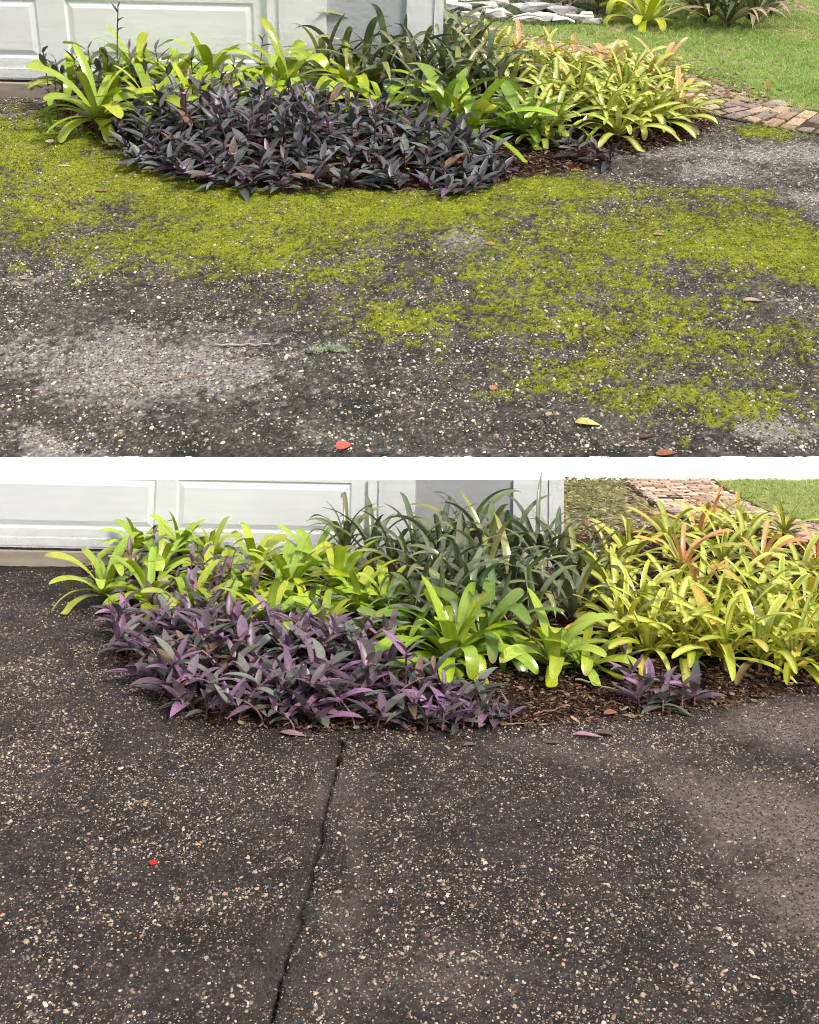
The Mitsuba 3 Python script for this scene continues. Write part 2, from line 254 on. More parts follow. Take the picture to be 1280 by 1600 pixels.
def pebble_mesh(x, y, z, r):
    n = len(x); ph = (1 + 5 ** .5) / 2
    ico = np.array([(-1, ph, 0), (1, ph, 0), (-1, -ph, 0), (1, -ph, 0), (0, -1, ph), (0, 1, ph), (0, -1, -ph), (0, 1, -ph), (ph, 0, -1), (ph, 0, 1), (-ph, 0, -1), (-ph, 0, 1)]) / 1.902
    fc = np.array([(0, 11, 5), (0, 5, 1), (0, 1, 7), (0, 7, 10), (0, 10, 11), (1, 5, 9), (5, 11, 4), (11, 10, 2), (10, 7, 6), (7, 1, 8), (3, 9, 4), (3, 4, 2), (3, 2, 6), (3, 6, 8), (3, 8, 9), (4, 9, 5), (2, 4, 11), (6, 2, 10), (8, 6, 7), (9, 8, 1)])
    a = rng.uniform(0, 2 * np.pi, n); v = ico[None] * (1 + rng.uniform(-.22, .22, (n, 12, 1)))
    v = v * np.stack([r * rng.uniform(.8, 1.5, n), r * rng.uniform(.6, 1., n), r * rng.uniform(.45, .75, n)], -1)[:, None]
    ti = rng.uniform(-.4, .4, n)
    v = np.stack([v[..., 0] * np.cos(ti)[:, None] - v[..., 2] * np.sin(ti)[:, None], v[..., 1], v[..., 0] * np.sin(ti)[:, None] + v[..., 2] * np.cos(ti)[:, None]], -1)
    v = np.stack([v[..., 0] * np.cos(a)[:, None] - v[..., 1] * np.sin(a)[:, None], v[..., 0] * np.sin(a)[:, None] + v[..., 1] * np.cos(a)[:, None], v[..., 2]], -1)
    v = v + np.stack([x, y, z], -1)[:, None]
    return v.reshape(-1, 3), (fc[None] + 12 * np.arange(n)[:, None, None]).reshape(-1, 3)
def pebbles(place, n, holder, bed):
    """Exposed aggregate: small stones set in the driveway, most of them a few millimetres across."""
    m = n * 7; s = rng.uniform(-0.55, 0.55, m); Y = rng.uniform(2.05, 5.9, m); X = s * Y
    ok = rng.uniform(0, 1, m) < Y / 5.9
    clump = sstep(0.38, 0.62, 0.55 * fb(X, Y, 3.2, 51) + 0.45 * fb(X, Y, 13, 52, 3))
    w = 0.16 + 0.84 * clump
    if place is UP: ok &= Y > front(X) + 0.02; w = w * (1 - 0.45 * moss_amount(X, Y))
    else:
        d, sd = seg_dist(X, Y, CRACK); w = w * np.where((sd < 0) & (d < 0.045), 0.35, 1) * (1 - 0.65 * sstep(.2, .8, blobs(LOW, DIRT, X, Y) + .4 * (fb(X, Y, 6, 43) - .5)))
        w = w * (1 - 0.7 * sstep(4.4, 5.4, Y))
    ok &= (rng.uniform(0, 1, m) < w) & ~inside(bed, X, Y)
    X, Y = X[ok][:n], Y[ok][:n]; m = len(X)
    r = np.clip(rng.lognormal(math.log(0.00195 if place is LOW else 0.00215), 0.50, m), 0.0011, 0.0070)
    pal = np.array([(.60, .55, .45), (.52, .43, .31), (.46, .27, .20), (.32, .29, .26), (.70, .67, .60), (.40, .33, .25), (.17, .15, .135)])
    c = pal[rng.choice(7, m, p=[.2, .2, .12 if place is LOW else .06, .16, .08, .14, .1 if place is LOW else .16])] * rng.uniform(.35, 1.1, (m, 1)) * (.92 if place is LOW else 1.15)
    if place is LOW: c = c * [1.0, .95, .90]
    big = r > .0030; z = height(place, X, Y) + 0.15 * r
    v, f = pebble_mesh(X[big], Y[big], z[big], r[big])
    o = np.array([(1, 0, 0), (0, 1, 0), (-1, 0, 0), (0, -1, 0), (0, 0, 1), (0, 0, -1)], float); of = np.array([(0, 1, 4), (1, 2, 4), (2, 3, 4), (3, 0, 4), (1, 0, 5), (2, 1, 5), (3, 2, 5), (0, 3, 5)])
    n2 = int((~big).sum()); a = rng.uniform(0, 6.28, n2); q = o[None] * rng.uniform(.65, 1.35, (n2, 6, 1)) * (r[~big][:, None] * [1.3, .9, .7])[:, None]
    q = np.stack([q[..., 0] * np.cos(a)[:, None] - q[..., 1] * np.sin(a)[:, None], q[..., 0] * np.sin(a)[:, None] + q[..., 1] * np.cos(a)[:, None], q[..., 2]], -1) + np.stack([X[~big], Y[~big], z[~big]], -1)[:, None]
    f = np.vstack([f, (of[None] + len(v) + 6 * np.arange(n2)[:, None, None]).reshape(-1, 3)]); v = np.vstack([v, q.reshape(-1, 3)])
    put(tag(holder + '__pebbles', 'pale and tan pebbles set in the dark driveway', kind='stuff'), place, v, f, 'pebble_stone', color=np.vstack([np.repeat(c[big], 12, 0), np.repeat(c[~big], 6, 0)]))
def grit(place, n, holder, bed):
    """Coarse dark binder grains between the pale stones."""
    m = n * 3; Y = rng.uniform(2.05, 5.2, m); X = rng.uniform(-.5, .5, m) * Y; ok = (rng.uniform(0, 1, m) < Y / 5.2) & ~inside(bed, X, Y)
    if place is UP: ok &= Y > front(X) + .02
    X, Y = X[ok][:n], Y[ok][:n]; n = len(X); r = rng.uniform(.0016, .0042, n); a = rng.uniform(0, 6.28, n)
    o = np.array([(1, 0, 0), (0, 1, 0), (-1, 0, 0), (0, -1, 0), (0, 0, 1)], float); of = np.array([(0, 1, 4), (1, 2, 4), (2, 3, 4), (3, 0, 4)])
    q = o[None] * rng.uniform(.6, 1.4, (n, 5, 1)) * (r[:, None] * [1.2, 1., .8])[:, None]
    q = np.stack([q[..., 0] * np.cos(a)[:, None] - q[..., 1] * np.sin(a)[:, None], q[..., 0] * np.sin(a)[:, None] + q[..., 1] * np.cos(a)[:, None], q[..., 2]], -1) + np.stack([X, Y, height(place, X, Y) - .0002], -1)[:, None]
    c = np.array([.036, .0295, .026] if place is LOW else [.042, .040, .034]) * np.exp(.7 * rng.normal(size=(n, 1)))
    put(tag(holder + '__binder_grit', 'dark coarse grit of the driveway surface', kind='stuff'), place, q.reshape(-1, 3), (of[None] + 5 * np.arange(n)[:, None, None]).reshape(-1, 3), 'pebble_stone', color=np.repeat(c, 5, 0))
grit(UP, 60000, 'driveway', BED_UP); grit(LOW, 90000, 'driveway_001', BED_LOW)
pebbles(UP, 52000, 'driveway', BED_UP)
pebbles(LOW, 62000, 'driveway_001', BED_LOW)

def tufts(place, x, y, z, hgt, spread, blades, width, colors, lean=0.6):
    n = len(x); a = rng.uniform(0, 2 * np.pi, (n, blades)); r = rng.uniform(0, 1, (n, blades)) * spread[:, None]
    bx, by = x[:, None] + r * np.cos(a), y[:, None] + r * np.sin(a)
    h = hgt[:, None] * rng.uniform(.5, 1.1, (n, blades)); b = rng.uniform(0, 2 * np.pi, (n, blades)); l = h * lean * rng.uniform(.2, 1.4, (n, blades)); q = rng.uniform(0, 2 * np.pi, (n, blades))
    w = width * rng.uniform(.6, 1.2, (n, blades))
    p0 = np.stack([bx - w * np.cos(q), by - w * np.sin(q), np.broadcast_to(z[:, None], bx.shape)], -1); p1 = np.stack([bx + w * np.cos(q), by + w * np.sin(q), np.broadcast_to(z[:, None], bx.shape)], -1)
    p2 = np.stack([bx + l * np.cos(b), by + l * np.sin(b), z[:, None] + h], -1)
    v = np.stack([p0, p1, p2], 2).reshape(-1, 3)
    c = np.repeat(np.repeat(colors, blades, 0) * rng.uniform(.75, 1.25, (n * blades, 1)), 3, 0)
    return v, np.arange(len(v)).reshape(-1, 3), c
# moss: a dense pile of tiny shoots
n = 260000; s = rng.uniform(-.5, .5, n); Y = rng.uniform(2.3, 6.0, n); X = s * Y; m = moss_amount(X, Y)
ok = (rng.uniform(0, 1, n) < m * Y / 6.0) & ~inside(BED_UP.buffer(-0.06), X, Y) & (m > 0.2) & (Y > front(X) + 0.03); X, Y, m = X[ok][:85000], Y[ok][:85000], m[ok][:85000]
mc = lerp((0.11, 0.14, 0.010), (0.58, 0.71, 0.022), np.clip(.5 * sstep(.3, .65, fb(X, Y, 3, 61)) + .6 * sstep(.3, .7, fb(X, Y, 14, 62)) - .1 + .22 * rng.normal(size=len(X)), 0, 1)); mc[rng.uniform(0, 1, len(X)) < .08] = (.16, .12, .03)
v, f, c = tufts(UP, X, Y, height(UP, X, Y) - 0.001, 0.0022 + 0.0038 * m, np.full(len(X), 0.011), 5, 0.0019, mc, 1.2)
put(tag(key_for('moss'), 'yellow green moss growing in patches on the driveway', 'moss', kind='stuff'), UP, v, f, 'moss_green', color=c)

# beds: low mound of soil and mulch
def bed(place, pg, label):
    x0, y0, x1, y1 = pg.bounds; nx, ny = 150, 110
    X, Y = np.meshgrid(np.linspace(x0, x1, nx), np.linspace(y0, y1, ny))
    d = shapely.distance(pg.exterior, shapely.points(X, Y)); ins = inside(pg, X, Y)
    Z = np.where(ins, np.minimum(0.05, 0.16 * d) + 0.016 * (fb(X, Y, 12, 71) - .3), -0.06 - 0.1 * d)
    c = lerp((0.012, 0.008, 0.006), (0.05, 0.028, 0.020), fb(X, Y, 25, 72)).reshape(-1, 3)
    k = tag(key_for('bed_soil'), label, kind='structure')
    put(k, place, np.stack([X, Y, Z], -1).reshape(-1, 3), tris(grid_faces(ny, nx)), 'soil', smooth=True, color=c)
    def hz(x, y):
        q = shapely.distance(pg.exterior, shapely.points(x, y)); return np.where(inside(pg, x, y), np.minimum(0.05, 0.16 * q) + 0.016 * (fb(x, y, 12, 71) - .3), 0)
    return k, hz
SOIL_UP, HZ_UP = bed(UP, BED_UP, 'dark mulched soil of the planting bed by the mossy driveway')
SOIL_LOW, HZ_LOW = bed(LOW, BED_LOW, 'dark mulched soil of the planting bed by the clean driveway')
def chips(place, pg, n, key, label, hz, pal, size=(0.008, 0.042), extra=0.0):
    q = scatter(pg.buffer(extra), n); x, y = q[:, 0], q[:, 1]; L = rng.uniform(*size, n); w = L * rng.uniform(.18, .5, n); a = rng.uniform(0, np.pi * 2, n)
    t = rng.normal(0, .35, n); b = rng.uniform(-.3, .5, n) * w; u = np.stack([np.cos(a), np.sin(a), np.tan(np.clip(t, -.8, .8)) * .5], -1); s = np.stack([-np.sin(a), np.cos(a), rng.normal(0, .35, n)], -1)
    o = np.stack([x, y, hz(x, y) + 0.004 + rng.uniform(0, .012, n)], -1)
    k = np.array([(-.5, 0), (-.2, -.5), (.25, -.45), (.5, 0), (.22, .5), (-.25, .42), (0, 0)])
    v = o[:, None] + k[None, :, 0, None] * (u * L[:, None])[:, None] + k[None, :, 1, None] * (s * w[:, None])[:, None]
    v[:, 6, 2] -= b; v[..., 2] = np.maximum(v[..., 2], hz(x, y)[:, None] + .001)
    fc = np.array([(6, 0, 1), (6, 1, 2), (6, 2, 3), (6, 3, 4), (6, 4, 5), (6, 5, 0)])
    c = np.asarray(pal)[rng.integers(0, len(pal), n)] * rng.uniform(.6, 1.3, (n, 1))
    put(tag(key, label, kind='stuff'), place, v.reshape(-1, 3), (fc[None] + 7 * np.arange(n)[:, None, None]).reshape(-1, 3), 'dull_litter', color=np.repeat(c, 7, 0))
MULCH = [(.13, .055, .038), (.18, .08, .055), (.08, .042, .030), (.04, .025, .018), (.26, .18, .11), (.15, .07, .055), (.055, .032, .022), (.34, .26, .17)]
FINE = [tuple(.62 * np.array(q)) for q in MULCH] + [(.30, .22, .14)]
chips(UP, BED_UP, 15000, SOIL_UP + '__mulch', 'red brown bark mulch and dead leaves', HZ_UP, MULCH, extra=0.025)
chips(LOW, BED_LOW, 17000, SOIL_LOW + '__mulch', 'red brown bark mulch and dead leaves', HZ_LOW, MULCH, extra=0.02)

chips(UP, poly(UP, [(740, 300), (800, 281), (900, 264), (985, 240), (1090, 212), (1112, 192), (1060, 180), (900, 205), (780, 235), (720, 270)]), 5000, SOIL_UP + '__mulch_001', 'dense red brown mulch along the front of the bed', HZ_UP, FINE, (.005, .024), .02)
chips(LOW, poly(LOW, [(660, 1140), (860, 1127), (960, 1112), (1130, 1098), (1290, 1070), (1290, 1010), (1100, 1020), (900, 1040), (740, 1070)]), 9000, SOIL_LOW + '__mulch_001', 'dense red brown mulch along the front of the bed', HZ_LOW, FINE, (.005, .026), .02)
chips(LOW, poly(LOW, [(160, 960), (192, 1040), (258, 1100), (335, 1130), (500, 1141), (860, 1134), (1130, 1104), (1290, 1074), (1290, 1066), (860, 1124), (500, 1130), (265, 1088), (200, 1030)]), 1500, SOIL_LOW + '__mulch_002', 'loose chips and twigs along the bed edge', lambda x, y: 0 * x + .002, MULCH, (.008, .04), .03)

# lawns
LAWN_UP = poly(UP, [(640, 40), (760, 66), (1000, 112), (1110, 150), (1190, 168), (1290, 190), (1500, 215), (1500, -40), (640, -40)])
LAWN_LOW = poly(LOW, [(1105, 748), (1190, 785), (1290, 822), (1480, 870), (1480, 740), (1110, 740)])
def flat(place, pg, key, z, cfn, n=(120, 90), margin=6.0, bsdf='soil'):
    x0, y0, x1, y1 = pg.bounds
    X, Y = np.meshgrid(np.linspace(x0 - margin, x1 + margin, n[0]), np.linspace(y0, y1 + margin, n[1]))
    Z = z + 0.012 * (fb(X, Y, 1.7, 81) - .5)
    v = np.stack([X, Y, Z], -1).reshape(-1, 3)
    put(key, place, v, tris(grid_faces(n[1], n[0])), bsdf, smooth=True, color=cfn(X, Y).reshape(-1, 3))
lawn_col = lambda x, y: lerp((0.12, 0.17, 0.05), (0.28, 0.28, 0.14), fb(x, y, 6, 82))
flat(UP, LAWN_UP, tag(key_for('lawn'), 'green lawn beyond the mossy driveway', kind='structure'), -0.012, lawn_col)
flat(LOW, poly(LOW, [(880, 860), (1500, 880), (1500, 735), (880, 735)]), tag(key_for('lawn'), 'sunlit lawn corner beyond the clean driveway', kind='structure'), -0.02, lawn_col, margin=1.0)
def grass(place, pg, n, label, hgt, dry, gain=1.0):
    q = scatter(pg, n); x, y = q[:, 0], q[:, 1]
    d = np.clip(fb(x, y, 2.2, 83) * 1.6 - .45 + .3 * rng.normal(size=n) + dry, 0, 1)
    c = lerp((0.25, 0.43, 0.09), (0.48, 0.52, 0.22), d); c[rng.uniform(0, 1, n) < .07] = (.30, .22, .12)
    c = c * gain; bare = sstep(.35, .5, fb(x, y, 3.0, 84)); keep = rng.uniform(0, 1, n) < .25 + .75 * bare
    x, y, c = x[keep], y[keep], c[keep]
    v, f, c = tufts(place, x, y, np.full(len(x), -.012), rng.uniform(*hgt, len(x)), np.full(len(x), .018), 4, .0028, c, 1.0)
    put(tag(key_for('grass'), label, 'grass', kind='stuff'), place, v, f, 'grass_blade', color=c)
grass(UP, LAWN_UP, 60000, 'short green lawn grass with dry flecks beyond the bed', (.018, .05), 0.08, 1.25)
grass(LOW, LAWN_LOW, 16000, 'short sunlit lawn grass at the top right corner', (.02, .05), 0.35, 1.25)  # sunlight put into the grass colour, paler and yellower here
LITTER = [(.26, .18, .11), (.34, .25, .17), (.18, .11, .07), (.40, .32, .23), (.12, .07, .045)]
chips(UP, LAWN_UP, 3600, 'lawn__leaf_litter', 'dead brown leaves scattered in the lawn', lambda x, y: 0 * x + .01, LITTER, (.01, .035))
chips(UP, poly(UP, [(1010, 90), (1100, 150), (1190, 168), (1210, 160), (1130, 110)]), 220, 'lawn__leaf_litter_001', 'dead brown leaves gathered along the brick path', lambda x, y: 0 * x + .012, LITTER, (.02, .06))
chips(LOW, poly(LOW, [(880, 740), (985, 745), (1040, 800), (1000, 840), (880, 850)]), 2600, 'lawn_001__leaf_litter', 'dry tan leaf litter beside the brick path', lambda x, y: 0 * x + .0, LITTER + [(.45, .37, .27)], (.02, .06))
chips(LOW, LAWN_LOW.buffer(.08), 700, 'lawn_001__leaf_litter_001', 'dry leaves along the lawn edge', lambda x, y: 0 * x + .0, LITTER, (.02, .05))
grass(LOW, poly(LOW, [(885, 750), (980, 752), (975, 800), (885, 815)]), 1500, 'sparse yellow green grass in the leaf litter by the wall corner', (.02, .06), 0.2)

# ------------------------------------------------------------------ brick paths: every brick an entry
def brick_path(place, line, width, label, sfx, pal, seed):
    r = np.random.default_rng(seed); holder = tag(key_for('brick_path'), label, kind='structure')
    pts = np.array([place.at(x, y)[:2] for x, y in line]); seg = np.linalg.norm(np.diff(pts, axis=0), axis=1); cum = np.r_[0, np.cumsum(seg)]
    def at_s(s):
        return np.array([np.interp(s, cum, pts[:, 0]), np.interp(s, cum, pts[:, 1])])
    BL, BW = .195, .088
    # bedding of sand and earth
    ss = np.linspace(0, cum[-1], 40); L, R = [], []
    for s in ss:
        p = at_s(s); t = at_s(min(s + .05, cum[-1])) - at_s(max(s - .05, 0)); t /= np.linalg.norm(t); nn = np.array([-t[1], t[0]])
        L.append(p + nn * width * .53); R.append(p - nn * width * .53)
    v = np.array([[*q, 0.0045] for q in L] + [[*q, 0.0045] for q in R]); m = len(ss)
    f = np.array([[i, m + i, m + i + 1, i + 1] for i in range(m - 1)])
    put(holder, place, v, f, 'soil', color=np.tile((.05, .042, .03), (len(v), 1)))
    s, course = 0.0, 0
    while s < cum[-1]:
        off = (course % 2) * BL / 2; c = -width / 2 - off
        while c < width / 2:
            w0, w1 = max(c, -width / 2), min(c + BL, width / 2)
            if w1 - w0 > .05:
                p = at_s(s + BW / 2); t = at_s(min(s + .3, cum[-1])) - at_s(max(s - .3, 0)); t /= np.linalg.norm(t); nn = np.array([-t[1], t[0]])
                cen = p + nn * (w0 + w1) / 2; a = r.normal(0, .02); tt = t * math.cos(a) + nn * math.sin(a); n2 = np.array([-tt[1], tt[0]])
                hl, hw, zt = (w1 - w0) / 2 - .006, BW / 2 - .006, .009 + r.normal(0, .0025); tl, tw = r.normal(0, .010), r.normal(0, .010)
                vv = []
                for inset, z in ((0, -.02), (0, zt - .005), (.005, zt)):
                    for sx, sy in ((-1, -1), (1, -1), (1, 1), (-1, 1)):
                        q = cen + n2 * sx * (hl - inset) + tt * sy * (hw - inset); vv.append([*q, z + sx * tl * hl + sy * tw * hw])
                ff = [[k * 4 + i, k * 4 + (i + 1) % 4, k * 4 + 4 + (i + 1) % 4, k * 4 + 4 + i] for k in range(2) for i in range(4)] + [[8, 9, 10, 11]]
                col = np.array(pal[r.integers(len(pal))]) * r.uniform(.8, 1.2)
                put(key_for('brick', holder), place, vv, tris(ff), 'brick_' + sfx, uv=piece_uv(piece(col, blotch=.3), np.tile([0, 1, 1, 0], 3), np.tile([-1, -1, 1, 1], 3)))
            c += BL
        s += BW; course += 1
brick_path(UP, [(660, 34), (760, 58), (900, 84), (1010, 112), (1080, 142), (1140, 166), (1235, 186), (1300, 194)], .52, 'curving red and tan brick path behind the bed by the mossy driveway', 'up',
           [(.34, .24, .17), (.42, .33, .22), (.27, .21, .18), (.38, .27, .18), (.24, .19, .17), (.44, .36, .24)], 5)
brick_path(LOW, [(1030, 735), (1062, 765), (1120, 800), (1200, 822), (1300, 842), (1420, 860)], .80, 'curving red brick path behind the bed by the clean driveway', 'low',
           [(.46, .32, .24), (.38, .25, .19), (.52, .39, .30), (.44, .33, .26), (.34, .24, .20), (.55, .45, .35)], 6)

chips(LOW, poly(LOW, [(1000, 750), (1110, 750), (1290, 815), (1290, 850), (1130, 810)]), 420, 'brick_path_001__leaf_litter', 'dead leaf bits and grit on the bricks', lambda x, y: 0 * x + .012, LITTER, (.006, .03))
chips(UP, PATH_UP, 700, 'brick_path__leaf_litter', 'dead leaf bits and grit on the bricks', lambda x, y: 0 * x + .010, LITTER, (.006, .028))

# ------------------------------------------------------------------ garage fronts
def panel_mesh(x0, x1, z0, z1, y, s=1.0):
    """A raised door panel: groove, sloping bevel, field (rings from the outside in)."""
    rings = [(0, 0), (.012, .012), (.016, .012), (.046, .001), (.046, .001)]
    v = []
    for ins, dep in rings: v += [[x0 + ins, y + dep, z0 + ins], [x1 - ins, y + dep, z0 + ins], [x1 - ins, y + dep, z1 - ins], [x0 + ins, y + dep, z1 - ins]]
    f = [[r * 4 + i, r * 4 + (i + 1) % 4, r * 4 + 4 + (i + 1) % 4, r * 4 + 4 + i] for r in range(3) for i in range(4)] + [[12, 13, 14, 15]]
    return np.array(v), np.array(f)
def cut(place, v, f, row):
    """Clips what stands above the row-limited top of the lower garage front."""
    from trimesh.intersections import slice_mesh_plane
    import trimesh
    a, b = place.ray(0, row), place.ray(1280, row); nrm = np.cross(a, b); nrm = nrm if nrm[2] < 0 else -nrm
    m = slice_mesh_plane(trimesh.Trimesh(v, tris(f), process=False), nrm, [0, 0, place.h], cap=False)
    return np.array(m.vertices), np.array(m.faces)
def garage(place, sfx, X, Yw, z_sill, z_panels, top, label, cutrow=None):
    """X: pixel columns at the wall; builds door, jamb, grey panel, corner board in metres of the place."""
    g = thing('garage', label, 'garage')
    def add(key, vf, bsdf, smooth=False):
        v, f = vf
        if cutrow: v, f = cut(place, v, f, cutrow)
        if len(f): put(key, place, v, f, bsdf, smooth)
    wx = lambda px: place.on_wall(px, X['row'], Yw)[0]
    xl, xr = wx(X['left']), wx(X['corner'])
    xd = wx(X['door_right']); xj = wx(X['jamb_right']); xg = wx(X['grey_right'])
    # door: bottom section with two visible panels, more sections and panels on
    d = key_for('door', g)
    mb = MB(); pitch = wx(X['panel1'][0]) - wx(X['panel0_right']); x1, x2 = wx(X['panel1'][0]), wx(X['panel1'][1])
    pw = x2 - x1; cols = [(x1 - k * (pw + pitch), x2 - k * (pw + pitch)) for k in range(0, 4)]
    rows = []; zz, step = z_panels, .55
    nrow = 1 if cutrow else 4
    for r in range(nrow): rows.append((z_panels[0] + r * step, z_panels[1] + r * step))
    # door skin as strips between panels (so the panels sit in real openings)
    zs = sorted([z_sill] + [q for r in rows for q in r] + [top])
    doorleft = cols[-1][0] - pitch
    for i in range(len(zs) - 1):
        z0, z1 = zs[i], zs[i + 1]
        if any(abs(z0 - r[0]) < 1e-6 for r in rows):
            edges = [doorleft] + sorted([e for c in cols for e in c]) + [xd]
            for j in range(0, len(edges), 2): mb.add(*box(edges[j], edges[j + 1], Yw, Yw + .045, z0, z1))
        else: mb.add(*box(doorleft, xd, Yw, Yw + .045, z0, z1))
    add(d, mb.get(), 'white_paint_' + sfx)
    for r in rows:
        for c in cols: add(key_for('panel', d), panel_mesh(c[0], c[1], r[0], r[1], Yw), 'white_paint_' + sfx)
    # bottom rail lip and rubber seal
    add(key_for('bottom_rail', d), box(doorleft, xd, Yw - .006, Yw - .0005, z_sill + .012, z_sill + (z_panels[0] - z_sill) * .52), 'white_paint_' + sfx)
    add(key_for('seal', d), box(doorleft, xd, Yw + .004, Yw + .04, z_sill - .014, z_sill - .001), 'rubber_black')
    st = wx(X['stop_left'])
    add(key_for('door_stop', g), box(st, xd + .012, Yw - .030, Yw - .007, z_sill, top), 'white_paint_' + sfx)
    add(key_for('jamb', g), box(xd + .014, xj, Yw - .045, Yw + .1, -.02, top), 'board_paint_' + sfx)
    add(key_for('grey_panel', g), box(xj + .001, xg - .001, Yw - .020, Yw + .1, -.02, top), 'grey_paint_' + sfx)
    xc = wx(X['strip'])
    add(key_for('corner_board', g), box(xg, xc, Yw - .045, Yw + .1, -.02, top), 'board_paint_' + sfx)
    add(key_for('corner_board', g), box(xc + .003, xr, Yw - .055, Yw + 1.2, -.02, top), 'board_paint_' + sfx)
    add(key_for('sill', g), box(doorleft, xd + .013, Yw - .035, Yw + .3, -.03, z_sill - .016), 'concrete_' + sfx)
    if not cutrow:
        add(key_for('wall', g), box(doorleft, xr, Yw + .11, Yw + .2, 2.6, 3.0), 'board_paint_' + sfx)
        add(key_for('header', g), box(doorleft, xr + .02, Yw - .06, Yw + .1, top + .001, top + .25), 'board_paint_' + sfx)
ZS = lambda pl, y, px, Y: pl.on_wall(px, y, Y)[2]
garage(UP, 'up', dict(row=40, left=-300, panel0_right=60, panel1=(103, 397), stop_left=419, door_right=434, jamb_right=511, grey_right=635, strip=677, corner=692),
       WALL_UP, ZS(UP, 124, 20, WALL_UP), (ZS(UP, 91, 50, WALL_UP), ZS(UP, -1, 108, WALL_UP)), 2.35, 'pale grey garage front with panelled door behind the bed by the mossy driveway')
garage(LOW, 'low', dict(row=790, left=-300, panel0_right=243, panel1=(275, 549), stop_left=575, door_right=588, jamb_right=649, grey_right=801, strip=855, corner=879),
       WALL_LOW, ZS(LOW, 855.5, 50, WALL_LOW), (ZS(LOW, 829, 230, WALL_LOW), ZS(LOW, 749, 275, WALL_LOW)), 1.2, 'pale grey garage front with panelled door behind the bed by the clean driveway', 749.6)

# ------------------------------------------------------------------ the white board between the two places
L1 = [LOW.world(LOW.at(x, 749.8, -.004)) for x in (-900, 2180)]
L2 = [UP.world(UP.at(x, 714.6)) for x in (-900, 2180)]
v = [L1[0], L1[1], L2[1], L2[0]]; back = np.array([0, .25, -.02]); low = np.array([0, .02, -.4])
v = np.array([L1[0] + low, L1[1] + low, *v[0:2], *v[2:4], L2[1] + back, L2[0] + back])
f = np.array([[0, 1, 3, 2], [2, 3, 4, 5], [5, 4, 6, 7]])
put(thing('white_board', 'long plain white board between the mossy driveway above and clean one below', 'board'), None, v, tris(f), 'band_white')

# wider terrain: earth under and around both places
def sheet(place, x0, x1, y0, y1, z, key, col):
    v = np.array([[x0, y0, z], [x1, y0, z], [x1, y1, z], [x0, y1, z]]); put(key, place, v, tris([[0, 1, 2, 3]]), 'soil', color=np.tile(col, (4, 1)))
sheet(LOW, -60, 60, -30, 60, -.085, tag(key_for('ground'), kind='structure'), (.06, .06, .045))
v = np.array([[-40, front(-40), -.09], [40, front(40), -.09], [40, 40, -.09], [-40, 40, -.09]])
put(tag(key_for('ground'), kind='structure'), UP, v, tris([[0, 1, 2, 3]]), 'soil', color=np.tile((.06, .075, .03), (4, 1)))

# ------------------------------------------------------------------ plants: leaves
TT = np.array([-1, -.55, 0, .55, 1.0])
def leaf_mesh(base, az, L, w, e0, e1, pw=1.4, drift=0.0, chan=0.18, kind='strap', n=11, twist=0.0, floor=None, kink=None):
    """A leaf as a channelled ribbon that bends over: (vertices, faces, along, across)."""
    s = np.linspace(0, 1, n)
    if kind == 'strap': s = np.r_[np.linspace(0, .76, n - 5), .84, .90, .945, .978, 1.0]
    e = e0 + (e1 - e0) * s ** pw
    if kink: e = e - kink[1] * sstep(kink[0] - .04, kink[0] + .04, s)
    a = az + drift * s
    d = np.stack([np.cos(e) * np.cos(a), np.cos(e) * np.sin(a), np.sin(e)], -1)
    p = np.asarray(base) + np.vstack([np.zeros(3), np.cumsum((d[1:] + d[:-1]) / 2 * L * np.diff(s)[:, None], 0)])
    side = np.stack([-np.sin(a), np.cos(a), 0 * a], -1); nor = np.cross(d, side)
    nor *= np.sign(nor[0, 2]) or 1.0
    tw = twist * s; side, nor = side * np.cos(tw)[:, None] + nor * np.sin(tw)[:, None], nor * np.cos(tw)[:, None] - side * np.sin(tw)[:, None]
    if kind == 'strap': wd = w * (0.82 + .18 * sstep(0, .45, s)) * np.sqrt(np.clip(1 - (np.clip(s - .70, 0, 1) / .30) ** 2.6, 0.0, 1)) * (1 + .05 * np.sin(s * 11 + az * 7))
    elif kind == 'taper': wd = w * (0.85 + .15 * sstep(0, .25, s)) * np.clip(1 - (np.clip(s - .4, 0, 1) / .6) ** 2.6, 0.02, 1)
    else: wd = w * np.clip(np.sin(np.pi * np.clip(s * .97 + .03, 0, 1) ** .72), .0, 1) ** .85
    tt = TT if kind != 'lance' else np.array([-1, 0, 1.0])
    v = p[:, None] + side[:, None] * (tt[None, :, None] * wd[:, None, None] / 2) + nor[:, None] * ((np.abs(tt) ** 1.5)[None, :, None] * (chan * wd)[:, None, None])
    v = v.reshape(-1, 3)
    if floor is not None: v[:, 2] = np.maximum(v[:, 2], floor + .004)
    m = len(tt); return v, tris(grid_faces(n, m)), np.repeat(s, m), np.tile(tt, n)
U = rng.uniform
def lime_color(g):
    c = np.array([.35, .46, .028]) * U(.72, 1.12) * np.array([U(.80, 1.15), 1, U(.6, 1.8)])
    if g == 'yellow': c = np.array([.50, .56, .03]) * U(.8, 1.1)
    if g == 'mid': c = np.array([.15, .25, .03]) * U(.75, 1.25)
    return piece(c, c * [1.12, 1.08, 1.2], .6, [.36, .42, .14], U(.1, .5), [.30, .20, .08], .8 * (U() < .2), .10, .14)
def olive_color(g):
    c = np.array([.120, .160, .078]) * U(.6, 1.4) * np.array([U(.85, 1.25), 1, U(.75, 1.25)])
    if U() < .15: c = np.array([.26, .27, .09]) * U(.7, 1.1)
    return piece(c, c * [1.2, 1.2, 1.15], .5, [.20, .17, .11], .55, [.24, .15, .08], .9 * (U() < .4), .12, .28)
